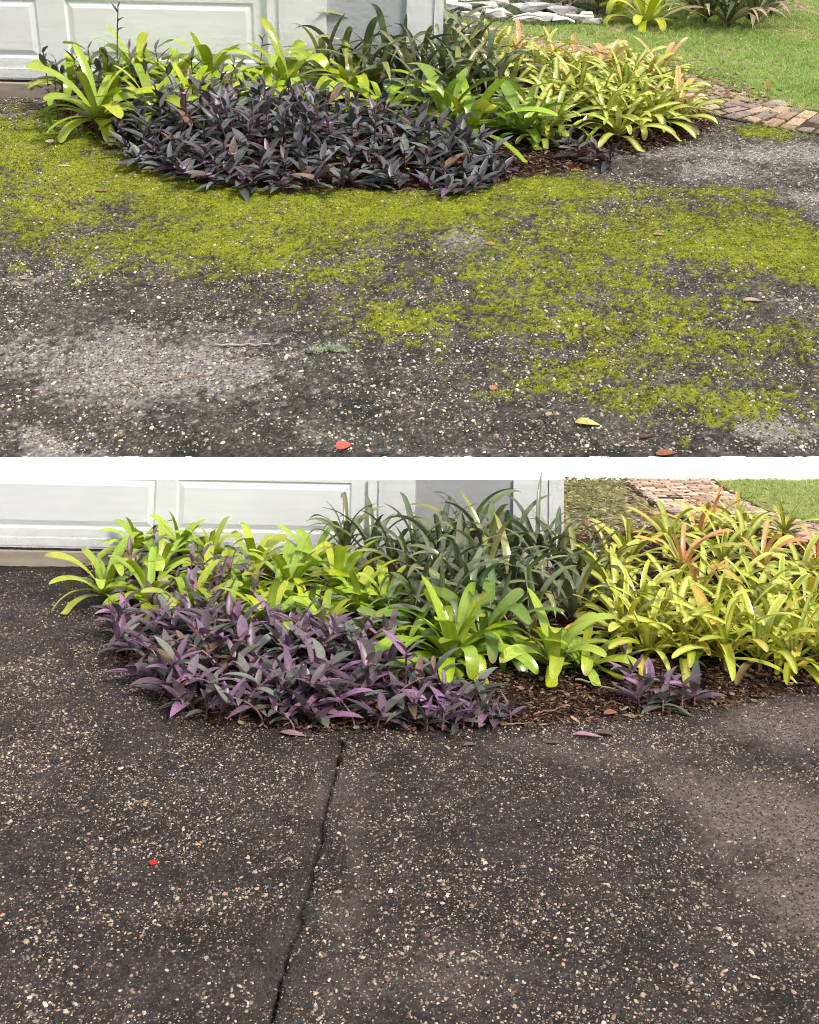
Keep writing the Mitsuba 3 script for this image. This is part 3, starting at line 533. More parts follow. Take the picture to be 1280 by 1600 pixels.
def varieg_color(g, place):
    green, cream = np.array([.24, .36, .025]) * U(.7, 1.25), np.array([.66, .65, .22]) * U(.8, 1.1)
    if U() < .3: green, cream = cream * [.9, .95, .8], green
    tint = np.array([.56, .56, .02]); w = U(.15, .45) if place is LOW else U(0, .22); green, cream = green * (1 - w) + tint * w, cream * (1 - w) + tint * w  # yellow tint puts sun into the leaf colour, stronger in the lower bed
    if g == 'pink': k = U(.3, .9); q = np.array([.76, .24, .15] if place is LOW else [.68, .28, .20]) * U(.8, 1.2); green, cream = green * (1 - k) + q * k, cream * (1 - k) + q * k
    elif U() < (.13 if place is LOW else .06): k = U(.3, .6); q = np.array([.66, .32, .05]); green, cream = green * (1 - k) + q * k, cream * (1 - k) + q * k
    return piece(green, cream, .9 if U() < .65 else .35, [.30, .20, .08], .25, [.45, .30, .12], .8 * (U() < .2), .10, .10)
def dark_color(g):
    c = np.array([.07, .11, .035]) * U(.6, 1.6)
    if g == 'dead': c = np.array([.40, .32, .20]) * U(.6, 1.2)
    return piece(c, None, 0, [.2, .18, .1], .4, streak=.15, blotch=.2)
KINDS = {  # leaves, length, width, colour, start angle (inner, outer), end angle (inner, outer)
    'lime':   dict(n=(17, 22), L=(.22, .33), w=(.048, .062), col=lime_color, e0=(77, 14), e1=(36, -74), chan=.07, shape='strap'),
    'olive':  dict(n=(11, 14), L=(.32, .50), w=(.034, .050), col=olive_color, e0=(87, 48), e1=(35, -66), chan=.18, shape='taper'),
    'varieg': dict(n=(17, 22), L=(.19, .31), w=(.027, .039), col=varieg_color, e0=(78, 14), e1=(34, -58), chan=.14, shape='strap'),
    'dark':   dict(n=(22, 28), L=(.35, .60), w=(.028, .045), col=dark_color, e0=(85, 30), e1=(50, -60), chan=.2, shape='taper')}
def bromeliad(place, name, kind, px, py, zc, size, flavour, label, cat, group, hz):
    K = KINDS[kind]; c = place.at(px, py, zc); g0 = float(hz(np.array([c[0]]), np.array([c[1]]))[0])
    key = thing(name, label, cat, group); n = int(rng.integers(*K['n'])); az0 = U(0, 6.28)
    lean = np.array([U(-.03, .03), U(-.05, .01)])
    for i in range(n):
        q = ((i + .5) / n) ** .8                                   # 0 = innermost, 1 = outermost
        az = az0 + i * 2.39996 + U(-.25, .25)
        e0 = math.radians(K['e0'][0] + (K['e0'][1] - K['e0'][0]) * q + U(-6, 6)); e1 = math.radians(K['e1'][0] + (K['e1'][1] - K['e1'][0]) * q ** .8 + U(-16, 16))
        L = U(*K['L']) * size * (.62 + .55 * math.sin(math.pi * min(1, .25 + .6 * q)))
        r = .008 + .020 * q * size
        base = np.array([c[0] + r * math.cos(az), c[1] + r * math.sin(az), max(g0, zc - .055 * size - .03 * q)])
        fl = flavour; wall = (WALL_UP if place is UP else WALL_LOW) - .075
        if flavour == 'pink': fl = 'pink' if q < .36 else None
        if kind == 'dark' and q > .75: fl = 'dead'
        kink = (U(.55, .8), U(.5, 1.2)) if U() < (.12 if kind != 'varieg' else .04) else None
        v, f, s, t = leaf_mesh(base, az, L, U(*K['w']) * size ** .5 * (.75 if q < .15 else 1), e0, e1, U(1.1, 1.9), U(-.45, .45), K['chan'] * U(.6, 1.4), K['shape'], 13, U(-.7, .7), g0, kink)
        if v[:, 0].min() < (.35 if place is UP else 1.05) and v[:, 1].min() < wall: v[:, 1] = np.minimum(v[:, 1], wall - .02 + .02 * np.tanh((v[:, 1] - wall) / .1))
        if q > .85 and U() < (.10 if kind == 'lime' else .2) and kind != 'dark': row = piece(np.array([.20, .15, .07]) * U(.6, 1.2), None, 0, blotch=.4)
        else: row = K['col'](fl, place) if kind == 'varieg' else K['col'](fl)
        put(key_for('leaf', key), place, v, f, 'leaf_gloss', smooth=True, uv=piece_uv(row, s, t))
    if zc - g0 > .10:
        v, f = tube([[c[0], c[1], g0 - .01], [c[0], c[1], zc - .08 * size]], [.010, .017], 6)
        put(key_for('stem', key), place, v, f, 'small_item', uv=piece_uv(piece((.10, .075, .04)), np.full(len(v), .5), np.zeros(len(v))))
ORD = ['first', 'second', 'third', 'fourth', 'fifth', 'sixth', 'seventh', 'eighth', 'ninth', 'tenth', 'eleventh', 'twelfth', 'thirteenth', 'fourteenth', 'fifteenth', 'sixteenth', 'seventeenth', 'eighteenth', 'nineteenth', 'twentieth']
ORD += ['twenty-' + o for o in ORD[:9]] + ['thirtieth'] + ['thirty-' + o for o in ORD[:9]] + ['fortieth']
def bed_of(place, rows, kind, name, look, cat, groups, hz):
    ds, dz = {('lime', 'low'): (.88, -.055), ('lime', 'up'): (1., -.015), ('olive', 'low'): (.86, -.02), ('olive', 'up'): (.95, 0)}.get((kind, 'up' if place is UP else 'low'), (1, 0))
    rows = [(r[0], r[1], max(.09, r[2] + dz), r[3] * ds, *r[4:]) for r in sorted(rows, key=lambda r: r[0])]
    where = 'beside the mossy driveway' if place is UP else 'beside the clean driveway'
    for i, r in enumerate(rows):
        px, py, zc, size = r[:4]; fl = r[4] if len(r) > 4 else None
        extra = {'pink': 'with pink heart ', 'mid': 'with darker leaves '}.get(fl, '')
        pos = 'leftmost' if i == 0 else 'rightmost' if i == len(rows) - 1 else ORD[i] + ' from left'
        bromeliad(place, name, kind, px, py, zc, size, fl, f'{look} bromeliad {extra}by the {place.tag} driveway, {pos}', cat, groups + ' ' + where, hz)
LIME_UP = [(150, 158, .20, 1.15), (172, 108, .24, .95), (214, 98, .27, .9), (237, 158, .20, .95), (277, 118, .22, .9), (326, 100, .25, .95), (385, 138, .20, .85), (345, 172, .15, .7), (448, 110, .26, 1.2), (545, 122, .23, 1.25),
           (490, 165, .17, .85), (600, 162, .16, .85), (112, 122, .2, .9), (736, 182, .18, 1.35), (698, 165, .21, 1.15, 'mid'), (816, 186, .17, .95, 'mid'), (420, 150, .18, .8), (300, 150, .18, .75)]
OLIVE_UP = [(505, 98, .25, .85), (535, 84, .28, .95), (572, 88, .28, 1.), (606, 78, .30, 1.), (628, 98, .25, .95), (657, 80, .30, 1.), (690, 74, .30, 1.05), (716, 84, .30, 1.), (742, 80, .28, 1.), (650, 122, .22, .9), (692, 122, .22, .9), (718, 142, .2, .85), (664, 156, .18, .8), (757, 112, .25, .9), (772, 134, .2, .85), (585, 122, .2, .85), (735, 120, .22, .9)]
VAR_UP = [(872, 92, .24, .95), (906, 142, .2, .95), (976, 136, .2, .95), (790, 86, .24, 1.), (812, 76, .25, 1., 'pink'), (842, 96, .25, 1.), (906, 98, .25, 1., 'pink'), (946, 98, .27, 1., 'pink'), (986, 98, .24, .95), (1034, 104, .24, 1., 'pink'), (800, 122, .22, .95), (870, 132, .22, 1.), (940, 142, .22, 1.05), (976, 132, .22, 1.),
          (1012, 142, .2, 1.), (1046, 140, .18, .95), (832, 166, .18, .95), (870, 172, .18, 1.), (950, 168, .18, 1.05), (990, 170, .16, 1.), (1026, 168, .16, .95), (1062, 164, .15, 1., 'pink'), (846, 198, .12, .85), (968, 188, .13, .95), (770, 66, .24, .95), (880, 112, .23, 1.), (1010, 116, .22, .95)]
LIME_LOW = [(165, 902, .20, 1.15), (235, 916, .2, .95), (252, 872, .22, .9), (216, 842, .25, .85), (282, 842, .26, .85), (330, 850, .25, .85), (332, 892, .22, .85), (400, 866, .27, .95), (452, 892, .27, 1.2), (430, 928, .2, .9), (380, 922, .2, .9), (345, 958, .14, .8), (530, 896, .25, 1.15), (562, 932, .2, 1.05), (484, 955, .15, .85), (606, 932, .2, .95),
            (706, 992, .24, 1.32), (716, 1002, .19, 1.2), (756, 975, .24, 1.15, 'mid'), (640, 990, .18, .95, 'mid'), (866, 1008, .20, 1.05), (915, 1030, .13, .85), (672, 968, .2, .95, 'mid'), (490, 868, .25, .9), (420, 965, .22, .95), (352, 968, .20, .85), (505, 965, .21, .9), (296, 940, .22, .9)]
OLIVE_LOW = [(540, 842, .28, .85), (580, 852, .28, .9), (612, 866, .25, .9), (650, 862, .28, 1.), (690, 852, .3, 1.), (730, 842, .31, 1.1), (762, 862, .28, 1.), (800, 856, .28, 1.), (840, 852, .3, 1.05), (872, 862, .28, 1.), (682, 902, .24, .95), (722, 902, .25, .95), (762, 902, .22, .95), (642, 902, .22, .9), (692, 952, .22, .9), (660, 946, .2, .85), (732, 946, .22, .9), (802, 912, .22, .95), (850, 912, .2, .95), (902, 892, .22, .95), (782, 962, .18, .85), (832, 962, .17, .85), (900, 942, .18, .9), (932, 902, .2, .9)]
VAR_LOW = [(1130, 858, .23, .95), (1050, 922, .2, 1.), (1182, 928, .2, 1.), (1030, 962, .17, .95), (1160, 965, .18, 1.), (955, 872, .22, .95), (985, 852, .24, 1.), (1046, 828, .25, 1.), (1068, 866, .25, 1.1, 'pink'), (1092, 822, .25, 1., 'pink'), (1112, 802, .25, 1., 'pink'), (1162, 832, .24, 1.), (1190, 868, .25, 1.1, 'pink'), (1252, 882, .22, 1.), (1278, 862, .22, 1., 'pink'), (962, 912, .2, 1.), (1002, 932, .2, 1.), (1092, 912, .22, 1., 'pink'), (1140, 912, .22, 1.05),
           (1222, 932, .2, 1.), (1262, 932, .2, 1.), (1305, 902, .2, 1.), (972, 962, .16, .95), (1062, 972, .18, 1.), (1112, 976, .18, 1.1), (1202, 976, .17, 1.), (1252, 982, .16, 1.), (1132, 992, .18, 1.15), (1186, 1002, .15, 1.05), (1238, 1004, .14, 1.05), (1072, 994, .16, 1.05), (1012, 988, .16, 1.05), (1288, 1000, .14, 1.), (975, 975, .16, 1.), (1152, 804, .23, .95), (1226, 812, .22, .95)]
G = 'bromeliads in the bed'
bed_of(UP, LIME_UP, 'lime', 'lime_bromeliad', 'lime green', 'bromeliad', 'lime ' + G, HZ_UP)
bed_of(UP, OLIVE_UP, 'olive', 'olive_bromeliad', 'dark olive', 'bromeliad', 'olive ' + G, HZ_UP)
bed_of(UP, VAR_UP, 'varieg', 'striped_bromeliad', 'striped yellow', 'bromeliad', 'striped ' + G, HZ_UP)
bed_of(LOW, LIME_LOW, 'lime', 'lime_bromeliad', 'lime green', 'bromeliad', 'lime ' + G, HZ_LOW)
bed_of(LOW, OLIVE_LOW, 'olive', 'olive_bromeliad', 'dark olive', 'bromeliad', 'olive ' + G, HZ_LOW)
bed_of(LOW, VAR_LOW, 'varieg', 'striped_bromeliad', 'striped yellow', 'bromeliad', 'striped ' + G, HZ_LOW)
flat0 = lambda x, y: 0 * x
bromeliad(UP, 'lime_bromeliad', 'lime', 1012, 14, .13, 1.65, 'yellow', 'large lime green bromeliad standing alone on the far lawn edge', 'bromeliad', None, flat0)
for i, (px, py, sz) in enumerate(((1105, 10, 1.2), (1142, 16, 1.3), (1180, 14, 1.3), (1208, 0, 1.), (1085, -6, 1.2), (935, -4, 1.1), (1160, -12, 1.4), (890, -14, 1.2), (968, -10, 1.2))):
    w = ['leftmost', 'middle', 'rightmost']
    bromeliad(UP, 'spiky_plant', 'dark', px, py, .14, sz, None, ['dark spiky plant right of the lone lime bromeliad', 'dark spiky plant with dry tan leaves in middle of far clump', 'dark spiky plant with drooping dead leaves on right of far clump', 'small dark spiky plant at the right end of the far clump',
              'dark spiky plant just behind the lone lime bromeliad', 'dark spiky plant between the pale rocks and the lone lime bromeliad', 'dark spiky plant at the back of the far clump', 'dark spiky plant at the back behind the pale rocks', 'dark spiky plant at the back left of the lone lime bromeliad'][i], 'plant', None, flat0)

# ------------------------------------------------------------------ purple hearts
def purple_color(place, top):
    x = U()
    if U() < .05: return piece(np.array([.22, .14, .09]) * U(.5, 1.2), None, 0, blotch=.4)
    if place is UP: c = np.array([.112, .132, .132]) * U(.4, 1.5) if x < .74 else np.array([.10, .09, .105]) * U(.7, 1.3) if x < .95 else np.array([.15, .09, .16])
    else: c = np.array([.150, .100, .148]) * U(.3, 1.4) if x < .36 else np.array([.145, .165, .135]) * U(.35, 1.35) if x < .78 else np.array([.30, .16, .29]) * U(.8, 1.25) if x < .90 else np.array([.075, .058, .065])
    if top: q = np.array([.11, .085, .115]) if place is UP else np.array([.185, .10, .18]); c = (c + q) / 2
    return piece(c, c * [1.15, 1.08, 1.15], .5, c * [1.25, .9, 1.1], .5, streak=.10, blotch=.2)
def shoot(place, base, hgt, lean, laz, label, group, nleaf=8, size=1.0, flower=False, cat='purple heart', topleaf=False):
    key = thing('purple_heart_shoot', label, cat, group); n = 7; s = np.linspace(0, 1, n)
    e = math.pi / 2 - lean * s ** .7; d = np.stack([np.cos(e) * math.cos(laz), np.cos(e) * math.sin(laz), np.sin(e)], -1)
    p = base + np.vstack([np.zeros(3), np.cumsum((d[1:] + d[:-1]) / 2 * hgt / (n - 1), 0)])
    g0 = base[2]; p[:, 2] = np.maximum(p[:, 2], g0 + .006)
    v, f = tube(p, np.linspace(.0042, .0030, n), 5)
    pink = np.array([.16, .075, .10]) if place is UP else np.array([.30, .16, .20])
    put(key_for('stem', key), place, v, f, 'leaf_velvet', smooth=True, uv=piece_uv(piece(pink * U(.5, 1.1)), np.full(len(v), .5), np.zeros(len(v))))
    az0 = U(0, 6.28)
    for i in range(nleaf):
        q = (i + 1) / nleaf; u = .25 + .75 * q if not topleaf else (.5 if i < 2 else .55 + .1 * i if i < nleaf - 1 else 1.)
        o = np.array([np.interp(u, s, p[:, k]) for k in range(3)])
        az = az0 + i * math.pi + U(-.7, .7) + .35 * i
        e0 = math.radians(10 + 46 * q ** 1.5 + U(-18, 18)); e1 = e0 - math.radians((U(5, 42) if place is UP else U(8, 58)) * (1.15 - .6 * q))
        L = U(.062, .130) * size * (1 if q < .85 else .7)
        v, f, ss, t = leaf_mesh(o, az, L, L * U(.27, .35), e0, e1, 1.2, U(-.3, .3), .22 * U(.5, 1.5), 'lance', 8, U(-.35, .35), g0)
        put(key_for('leaf', key), place, v, f, 'leaf_velvet', smooth=True, uv=piece_uv(purple_color(place, q > .85), ss, t))
    if flower:
        mb = MB()
        for k in range(3):
            v, f, ss, t = leaf_mesh(p[-1] + np.array([0, 0, .012]), k * 2.094 + .4, .024, .022, .5, .1, 1, 0, .05, 'lance', 5); mb.add(v, f)
        v, f = mb.get(); put(key_for('flower', key), place, v, f, 'petal', smooth=True, uv=piece_uv(piece((.70, .36, .74)), np.full(len(v), .5), np.zeros(len(v))))
def mat_of_shoots(place, pts, n, label, group, hz, hfun, flowers, out_az):
    pg = poly(place, pts); q = spaced(pg, n)
    fl = set()
    for px, py in flowers:
        c = place.at(px, py, .16)[:2]; fl.add(int(np.argmin(np.linalg.norm(q - c, axis=1))))
    xs = np.quantile(q[:, 0], (.2, .5, .8))
    for i, (x, y) in enumerate(q):
        g = float(hz(np.array([x]), np.array([y]))[0]); d = shapely.distance(BED_UP.exterior if place is UP else BED_LOW.exterior, Point(x, y))
        h = hfun(d) * U(.75, 1.25) * (.75 if x > xs[2] else 1); lean = (U(.1, .6) if place is UP else U(.35, 1.25)) + max(0, .6 - 4 * d)
        side = 'left end' if x < xs[0] else 'left half' if x < xs[1] else 'right half' if x < xs[2] else 'right end'; row = 'front edge' if d < .09 else 'middle' if d < .25 else 'back'
        lab = f"{label}{' with pink flower' if i in fl else ''} at {row}, {side} of {place.tag} driveway mat"
        if place is LOW and U() < .22: h, lean = U(.18, .30), U(1.2, 1.5)
        shoot(place, np.array([x, y, g]), h, lean, out_az + (U(-1.3, 1.3) if place is UP else U(-2., 2.)), lab, f"{'flowering ' if i in fl else ''}{group}, {row}, {side}", int(rng.integers(7, 10)), 1.16 if place is UP else 1.2, i in fl)
mat_of_shoots(UP, [(186, 240), (230, 272), (300, 293), (380, 305), (500, 303), (620, 299), (700, 297), (788, 270), (770, 258), (640, 240), (560, 222), (430, 214), (300, 214), (205, 222)], 150,
              'dark purple heart shoot', 'purple heart shoots by the mossy driveway', HZ_UP, lambda d: .07 + min(.13, .5 * d),
              [(285, 178), (252, 237), (262, 243), (310, 250), (362, 230), (450, 180), (540, 180), (530, 220), (685, 215), (240, 222), (360, 258)], -math.pi / 2)
mat_of_shoots(LOW, [(182, 1030), (250, 1102), (330, 1134), (470, 1144), (650, 1138), (745, 1124), (770, 1110), (690, 1102), (610, 1088), (550, 1048), (440, 1022), (330, 1012), (225, 995), (178, 990)], 135,
              'violet purple heart shoot', 'purple heart shoots by the clean driveway', HZ_LOW, lambda d: .09 + min(.07, .25 * d), [], -math.pi / 2)
def at_top(place, rows, hz, label, group, **k):
    rows = sorted(rows)
    for i, (px, py, z, sz) in enumerate(rows):
        c = place.at(px, py, z); g = float(hz(c[:1], c[1:2])[0]); h = max(.05, z - g)
        shoot(place, np.array([c[0], c[1], g]), h, U(.05, .3), U(0, 6.28), f"{label}, {'leftmost' if i == 0 else 'rightmost' if i == len(rows) - 1 else ORD[i] + ' from left'}", group, int(rng.integers(6, 9)), sz, **k)
at_top(UP, [(70, 84, .33, 1.), (82, 108, .28, 1.), (118, 98, .32, 1.), (140, 78, .36, 1.), (165, 92, .33, 1.1), (205, 78, .36, 1.), (218, 112, .3, 1.), (185, 100, .32, 1.), (300, 95, .32, 1.), (335, 118, .29, 1.1), (365, 128, .27, 1.1), (95, 92, .30, .9), (128, 84, .34, .9), (105, 115, .25, .9), (150, 102, .28, 1.), (232, 84, .34, 1.), (250, 78, .34, .9), (268, 100, .30, 1.), (300, 128, .26, .9), (352, 112, .29, .9), (372, 98, .32, .9), (382, 124, .27, .9), (478, 128, .26, .9), (262, 142, .25, 1.), (322, 142, .25, 1.), (432, 172, .2, 1.), (355, 180, .18, 1.), (545, 190, .17, 1.), (600, 195, .17, 1.)], HZ_UP,
       'dark purple heart shoot among lime bromeliads by the mossy driveway', 'purple heart shoots among the lime bromeliads by the mossy driveway')
at_top(UP, [(905, 225, .10, 1.2), (930, 232, .09, 1.3), (955, 238, .07, 1.2), (890, 215, .10, 1.), (760, 240, .10, 1.)], HZ_UP, 'purple heart shoot before striped bromeliads, mossy driveway side', 'purple heart shoots below the striped bromeliads by the mossy driveway')
at_top(LOW, [(205, 862, .28, 1.1), (222, 868, .27, 1.), (318, 866, .30, 1.1), (352, 872, .29, 1.1), (340, 886, .27, 1.1), (305, 905, .25, 1.), (150, 880, .2, .7), (395, 905, .24, 1.), (455, 965, .2, 1.1), (505, 930, .22, 1.), (545, 975, .18, 1.1), (243, 826, .31, .8), (296, 872, .27, 1.), (330, 876, .28, 1.), (346, 900, .25, 1.), (312, 856, .28, .9), (366, 935, .2, 1.), (200, 936, .2, 1.), (385, 880, .27, .9), (480, 920, .22, .9), (432, 965, .16, 1.), (215, 880, .24, .9), (180, 960, .16, .9), (260, 960, .16, 1.), (300, 965, .16, 1.), (520, 975, .16, 1.), (400, 990, .14, 1.), (350, 985, .14, 1.), (560, 1000, .14, 1.), (270, 900, .24, .9), (318, 925, .22, 1.), (470, 1000, .16, 1.), (240, 930, .18, .9)], HZ_LOW,
       'violet purple heart shoot among lime bromeliads by the clean driveway', 'purple heart shoots among the lime bromeliads by the clean driveway')
at_top(LOW, [(668, 1118, .06, 1.), (692, 1112, .07, 1.1), (715, 1118, .05, 1.), (738, 1112, .06, 1.1), (760, 1100, .07, 1.1), (780, 1108, .05, 1.), (725, 1128, .03, .9), (798, 1118, .03, .9), (770, 1122, .03, .9)], HZ_LOW, 'low grey purple heart shoot at front right tip of clean driveway mat', 'low purple heart shoots at the front right tip of the clean driveway mat')
at_top(UP, [(700, 290, .05, 1.), (725, 286, .06, 1.1), (750, 278, .06, 1.), (772, 270, .06, 1.1), (790, 262, .06, 1.), (740, 292, .03, .9)], HZ_UP, 'low grey purple heart shoot at front right tip of mossy driveway mat', 'low purple heart shoots at the front right tip of the mossy driveway mat')
at_top(LOW, [(985, 1048, .11, 1.1), (1012, 1062, .11, 1.1), (1042, 1062, .11, 1.2), (1066, 1074, .08, 1.1), (1000, 1088, .06, 1.1), (1036, 1090, .06, 1.1), (975, 1020, .12, 1.), (1085, 1080, .06, 1.2)], HZ_LOW, 'purple heart shoot before striped bromeliads, clean driveway side', 'purple heart shoots below the striped bromeliads by the clean driveway')
for place, px, py, z, h, lab in ((UP, 180, 12, .58, .5, 'tall bare purple stem with one dark leaf standing above the bed'), (UP, 410, 60, .40, .3, 'thin dark purple stem in front of the right edge of the door')):
    c = place.at(px, py, z); shoot(place, np.array([c[0] - .02, c[1], z - h]), h, .12, 0, lab, None, 6, .62, topleaf=True)

# ------------------------------------------------------------------ small weeds at the sills
def weed(place, px, py, hgt, label, leafc):
    key = thing('weed', label, 'weed'); b = place.at(px, py, 0); mb, lb = MB(), MB()
    for k in range(5):
        az, l = U(0, 6.28), U(.15, .4); pts = [b + np.array([math.cos(az) * l * s * hgt, math.sin(az) * l * s * hgt * .5, hgt * s * U(.9, 1.)]) for s in np.linspace(0, 1, 6)]
        mb.add(*tube(pts, .0016, 4))
        for p in pts[1:]:
            for j in range(3): lb.add(*leaf_mesh(p, U(0, 6.28), U(.012, .022), .009, .5, 0, 1, 0, .1, 'lance', 5)[:2])
    v, f = mb.get(); put(key_for('stem', key), place, v, f, 'small_item', uv=piece_uv(piece((.16, .12, .07)), np.full(len(v), .5), np.zeros(len(v))))
    v, f = lb.get(); put(tag(key_for('leaves', key), kind='stuff'), place, v, f, 'grass_blade', smooth=True, color=np.tile(leafc, (len(v), 1)))
weed(UP, 10, 146, .19, 'wiry little weed at the sill on the far left by the mossy driveway', (.12, .17, .09))
weed(LOW, 164, 876, .12, 'small blue green weed at the sill behind the clean driveway bed', (.14, .19, .16))
weed(LOW, 1250, 1056, .05, 'low green weed under the rightmost striped bromeliads by the clean driveway', (.10, .20, .06))
weed(UP, 1012, 210, .05, 'low green weed under the striped bromeliads by the mossy driveway', (.09, .20, .05))

# ------------------------------------------------------------------ pale rocks at the far lawn edge
pts = [(712, 12, 46, 12), (752, 10, 44, 11), (735, 24, 40, 10), (770, 22, 46, 10), (805, 8, 36, 9), (790, 20, 40, 9), (838, 14, 48, 10), (815, 26, 42, 9), (850, 26, 40, 9), (875, 18, 46, 10), (880, 30, 38, 8), (905, 26, 42, 9), (925, 30, 30, 8), (860, 6, 34, 8), (900, 12, 36, 9), (780, 2, 34, 8), (830, 0, 34, 8), (725, -4, 40, 10), (918, 20, 26, 7), (700, 2, 30, 10)]
import trimesh
g = poly(UP, [(690, -40), (690, 20), (760, 32), (860, 40), (940, 34), (960, 10), (930, -40)]); x0, y0, x1, y1 = g.bounds
v = np.array([[*q, .006] for q in g.exterior.coords[:-1]]); put(tag(key_for('rock_bed_soil'), kind='structure'), UP, v, [[0, i, i + 1] for i in range(1, len(v) - 1)], 'soil', color=np.tile((.025, .025, .022), (len(v), 1)))
for i, (px, py, wpx, hpx) in enumerate(sorted(pts)):
    c = UP.at(px, py + 5); w = wpx / UP.scale(c)
    q = rng.normal(size=(13, 3)); q /= np.linalg.norm(q, axis=1, keepdims=True); q = np.sign(q) * np.abs(q) ** .5
    m = trimesh.PointCloud(q).convex_hull; a = U(-.5, .5); v = np.array(m.vertices) * [w * .55, w * U(.32, .5), w * U(.14, .22)]
    v = v @ np.array([[math.cos(a), math.sin(a), 0], [-math.sin(a), math.cos(a), 0], [0, 0, 1]]) + c + [0, 0, w * .10]
    g = U(.42, .66); put(thing('pale_rock', f'pale flat rock in the heap behind the mossy driveway lawn, {ORD[i]} from left', 'rock', 'pale flat rocks at the far lawn edge'), UP, v, m.faces, 'rock_pale', uv=piece_uv(piece((g, g * .99, g * .97), blotch=.2), np.full(len(v), .5), np.zeros(len(v))))
v = UP.at(1215, 164) ; q = rng.normal(size=(24, 3)); q /= np.linalg.norm(q, axis=1, keepdims=True); m = trimesh.PointCloud(q).convex_hull
put(thing('pale_rock', 'flat tan stone half sunk in grass beside the brick path end', 'rock'), UP, np.array(m.vertices) * [.085, .05, .03] + v, m.faces, 'rock_pale', uv=piece_uv(piece((.36, .32, .27)), np.full(len(m.vertices), .5), np.zeros(len(m.vertices))))

# ------------------------------------------------------------------ things lying on the driveways
def lying(place, name, px, py, length, width, ang, color, label, cat='leaf', kind='lance', curl=.14, z=.008, bend=.3, bsdf='small_item'):
    p = place.at(px, py, z); sc = place.scale(p); L = length / sc
    d = np.array([math.cos(ang), math.sin(ang)]); b = np.array([p[0] - d[0] * L / 2, p[1] - d[1] * L / 2, height(place, np.array([p[0]]), np.array([p[1]]))[0] + z * .6])
    v, f, s, t = leaf_mesh(b, ang - bend / 2, L, width / sc, .10, -.10 + U(-.05, .12), 1, bend, curl, kind, 9, U(-.2, .2))
    v2 = np.vstack([v, v - [0, 0, .0012]]); f2 = np.vstack([f, f[:, ::-1] + len(v)])
    put(thing(name, label, cat), place, v2, f2, bsdf, smooth=True, uv=np.tile(piece_uv(piece(color, np.asarray(color) * .8, .5, blotch=.25), s, t), (2, 1)))
def stick(place, name, px, py, length, r, ang, color, label, wob=.03, z=.008, cat='twig'):
    p = place.at(px, py, z); L = length / place.scale(p); s = np.linspace(-.5, .5, 9); d = np.array([math.cos(ang), math.sin(ang), 0]); nn = np.array([-d[1], d[0], 0])
    pts = p + s[:, None] * L * d + (wob * L * rng.normal(size=9))[:, None] * nn + np.array([0, 0, 1.]) * (.002 * rng.normal(size=9))[:, None]
    v, f = tube(pts, r * np.linspace(1, .6, 9), 6); put(thing(name, label, cat), place, v, f, 'small_item', smooth=True, uv=piece_uv(piece(color, blotch=.3), np.linspace(0, 1, len(v)), np.zeros(len(v))))
RED, TAN, BRN = (.50, .10, .08), (.42, .31, .21), (.16, .085, .06)
lying(UP, 'fallen_leaf', 537, 695, 26, 22, .5, (.52, .13, .10), 'bright red fallen leaf at the bottom edge of the mossy driveway')
lying(UP, 'fallen_leaf', 919, 660, 40, 20, -.15, (.52, .50, .16), 'pale yellow curled leaf on the mossy driveway, right of centre', curl=.3, bend=.6)
lying(UP, 'fallen_leaf', 771, 606, 15, 13, 1.2, (.46, .20, .13), 'small orange pink leaf on bare aggregate of the mossy driveway')
lying(UP, 'fallen_leaf', 858, 645, 14, 10, .8, (.45, .30, .18), 'tiny tan leaf up and left of the pale yellow leaf')
lying(UP, 'fallen_leaf', 1010, 680, 22, 12, .2, (.13, .07, .06), 'dark brown leaf near the bottom right of the mossy driveway')
lying(UP, 'fallen_leaf', 1042, 707, 34, 18, .1, (.30, .12, .07), 'rust brown leaf at the mossy driveway edge above the white board')
lying(UP, 'fallen_leaf', 1177, 469, 32, 12, -.05, (.42, .32, .24), 'tan leaf lying on moss at the right of the mossy driveway', curl=.3)
lying(UP, 'fallen_leaf', 766, 380, 18, 12, -.3, (.45, .22, .10), 'orange leaf on the bare grey patch of the mossy driveway')
lying(UP, 'fallen_leaf', 99, 259, 24, 8, 0, (.48, .42, .32), 'long pale leaf on moss left of the bed')
lying(UP, 'fallen_leaf', 76, 222, 16, 13, 2.4, (.48, .38, .28), 'pale tan leaf on moss below the leftmost lime bromeliad')
lying(UP, 'fallen_leaf', 160, 299, 24, 8, .05, (.26, .13, .09), 'red brown leaf on moss in front of the bed left end')
lying(UP, 'fallen_leaf', 900, 265, 16, 10, .3, (.42, .16, .10), 'reddish leaf at the mulch edge before the striped bromeliads')
lying(UP, 'fallen_leaf', 1030, 368, 18, 9, -.2, (.42, .25, .18), 'pinkish leaf among moss on the right of mossy driveway')
lying(UP, 'fallen_leaf', 1202, 130, 12, 12, .3, (.50, .09, .06), 'red leaf lying in the lawn beyond the brick path', z=.04)
lying(UP, 'fallen_leaf', 715, 300, 20, 8, .1, (.50, .38, .24), 'tan leaf at the front edge of the purple heart mat')
lying(UP, 'fallen_leaf', 248, 250, 20, 10, .1, (.40, .30, .26), 'pale brown leaf tucked under the left purple heart shoots')
stick(UP, 'twig', 378, 538, 84, .0038, .03, (.42, .40, .37), 'straight grey twig on the pale dusty patch of the mossy driveway', .01)
stick(UP, 'twig', 285, 590, 74, .0022, .35, (.32, .18, .11), 'thin orange brown twig on the pale dusty patch of the mossy driveway', .03)
stick(UP, 'twig', 436, 443, 34, .002, .0, (.42, .36, .26), 'short pale twig near the middle of the mossy driveway')
stick(UP, 'twig', 195, 288, 78, .0028, -.35, (.30, .22, .10), 'thin brown twig lying on moss in front of the bed')
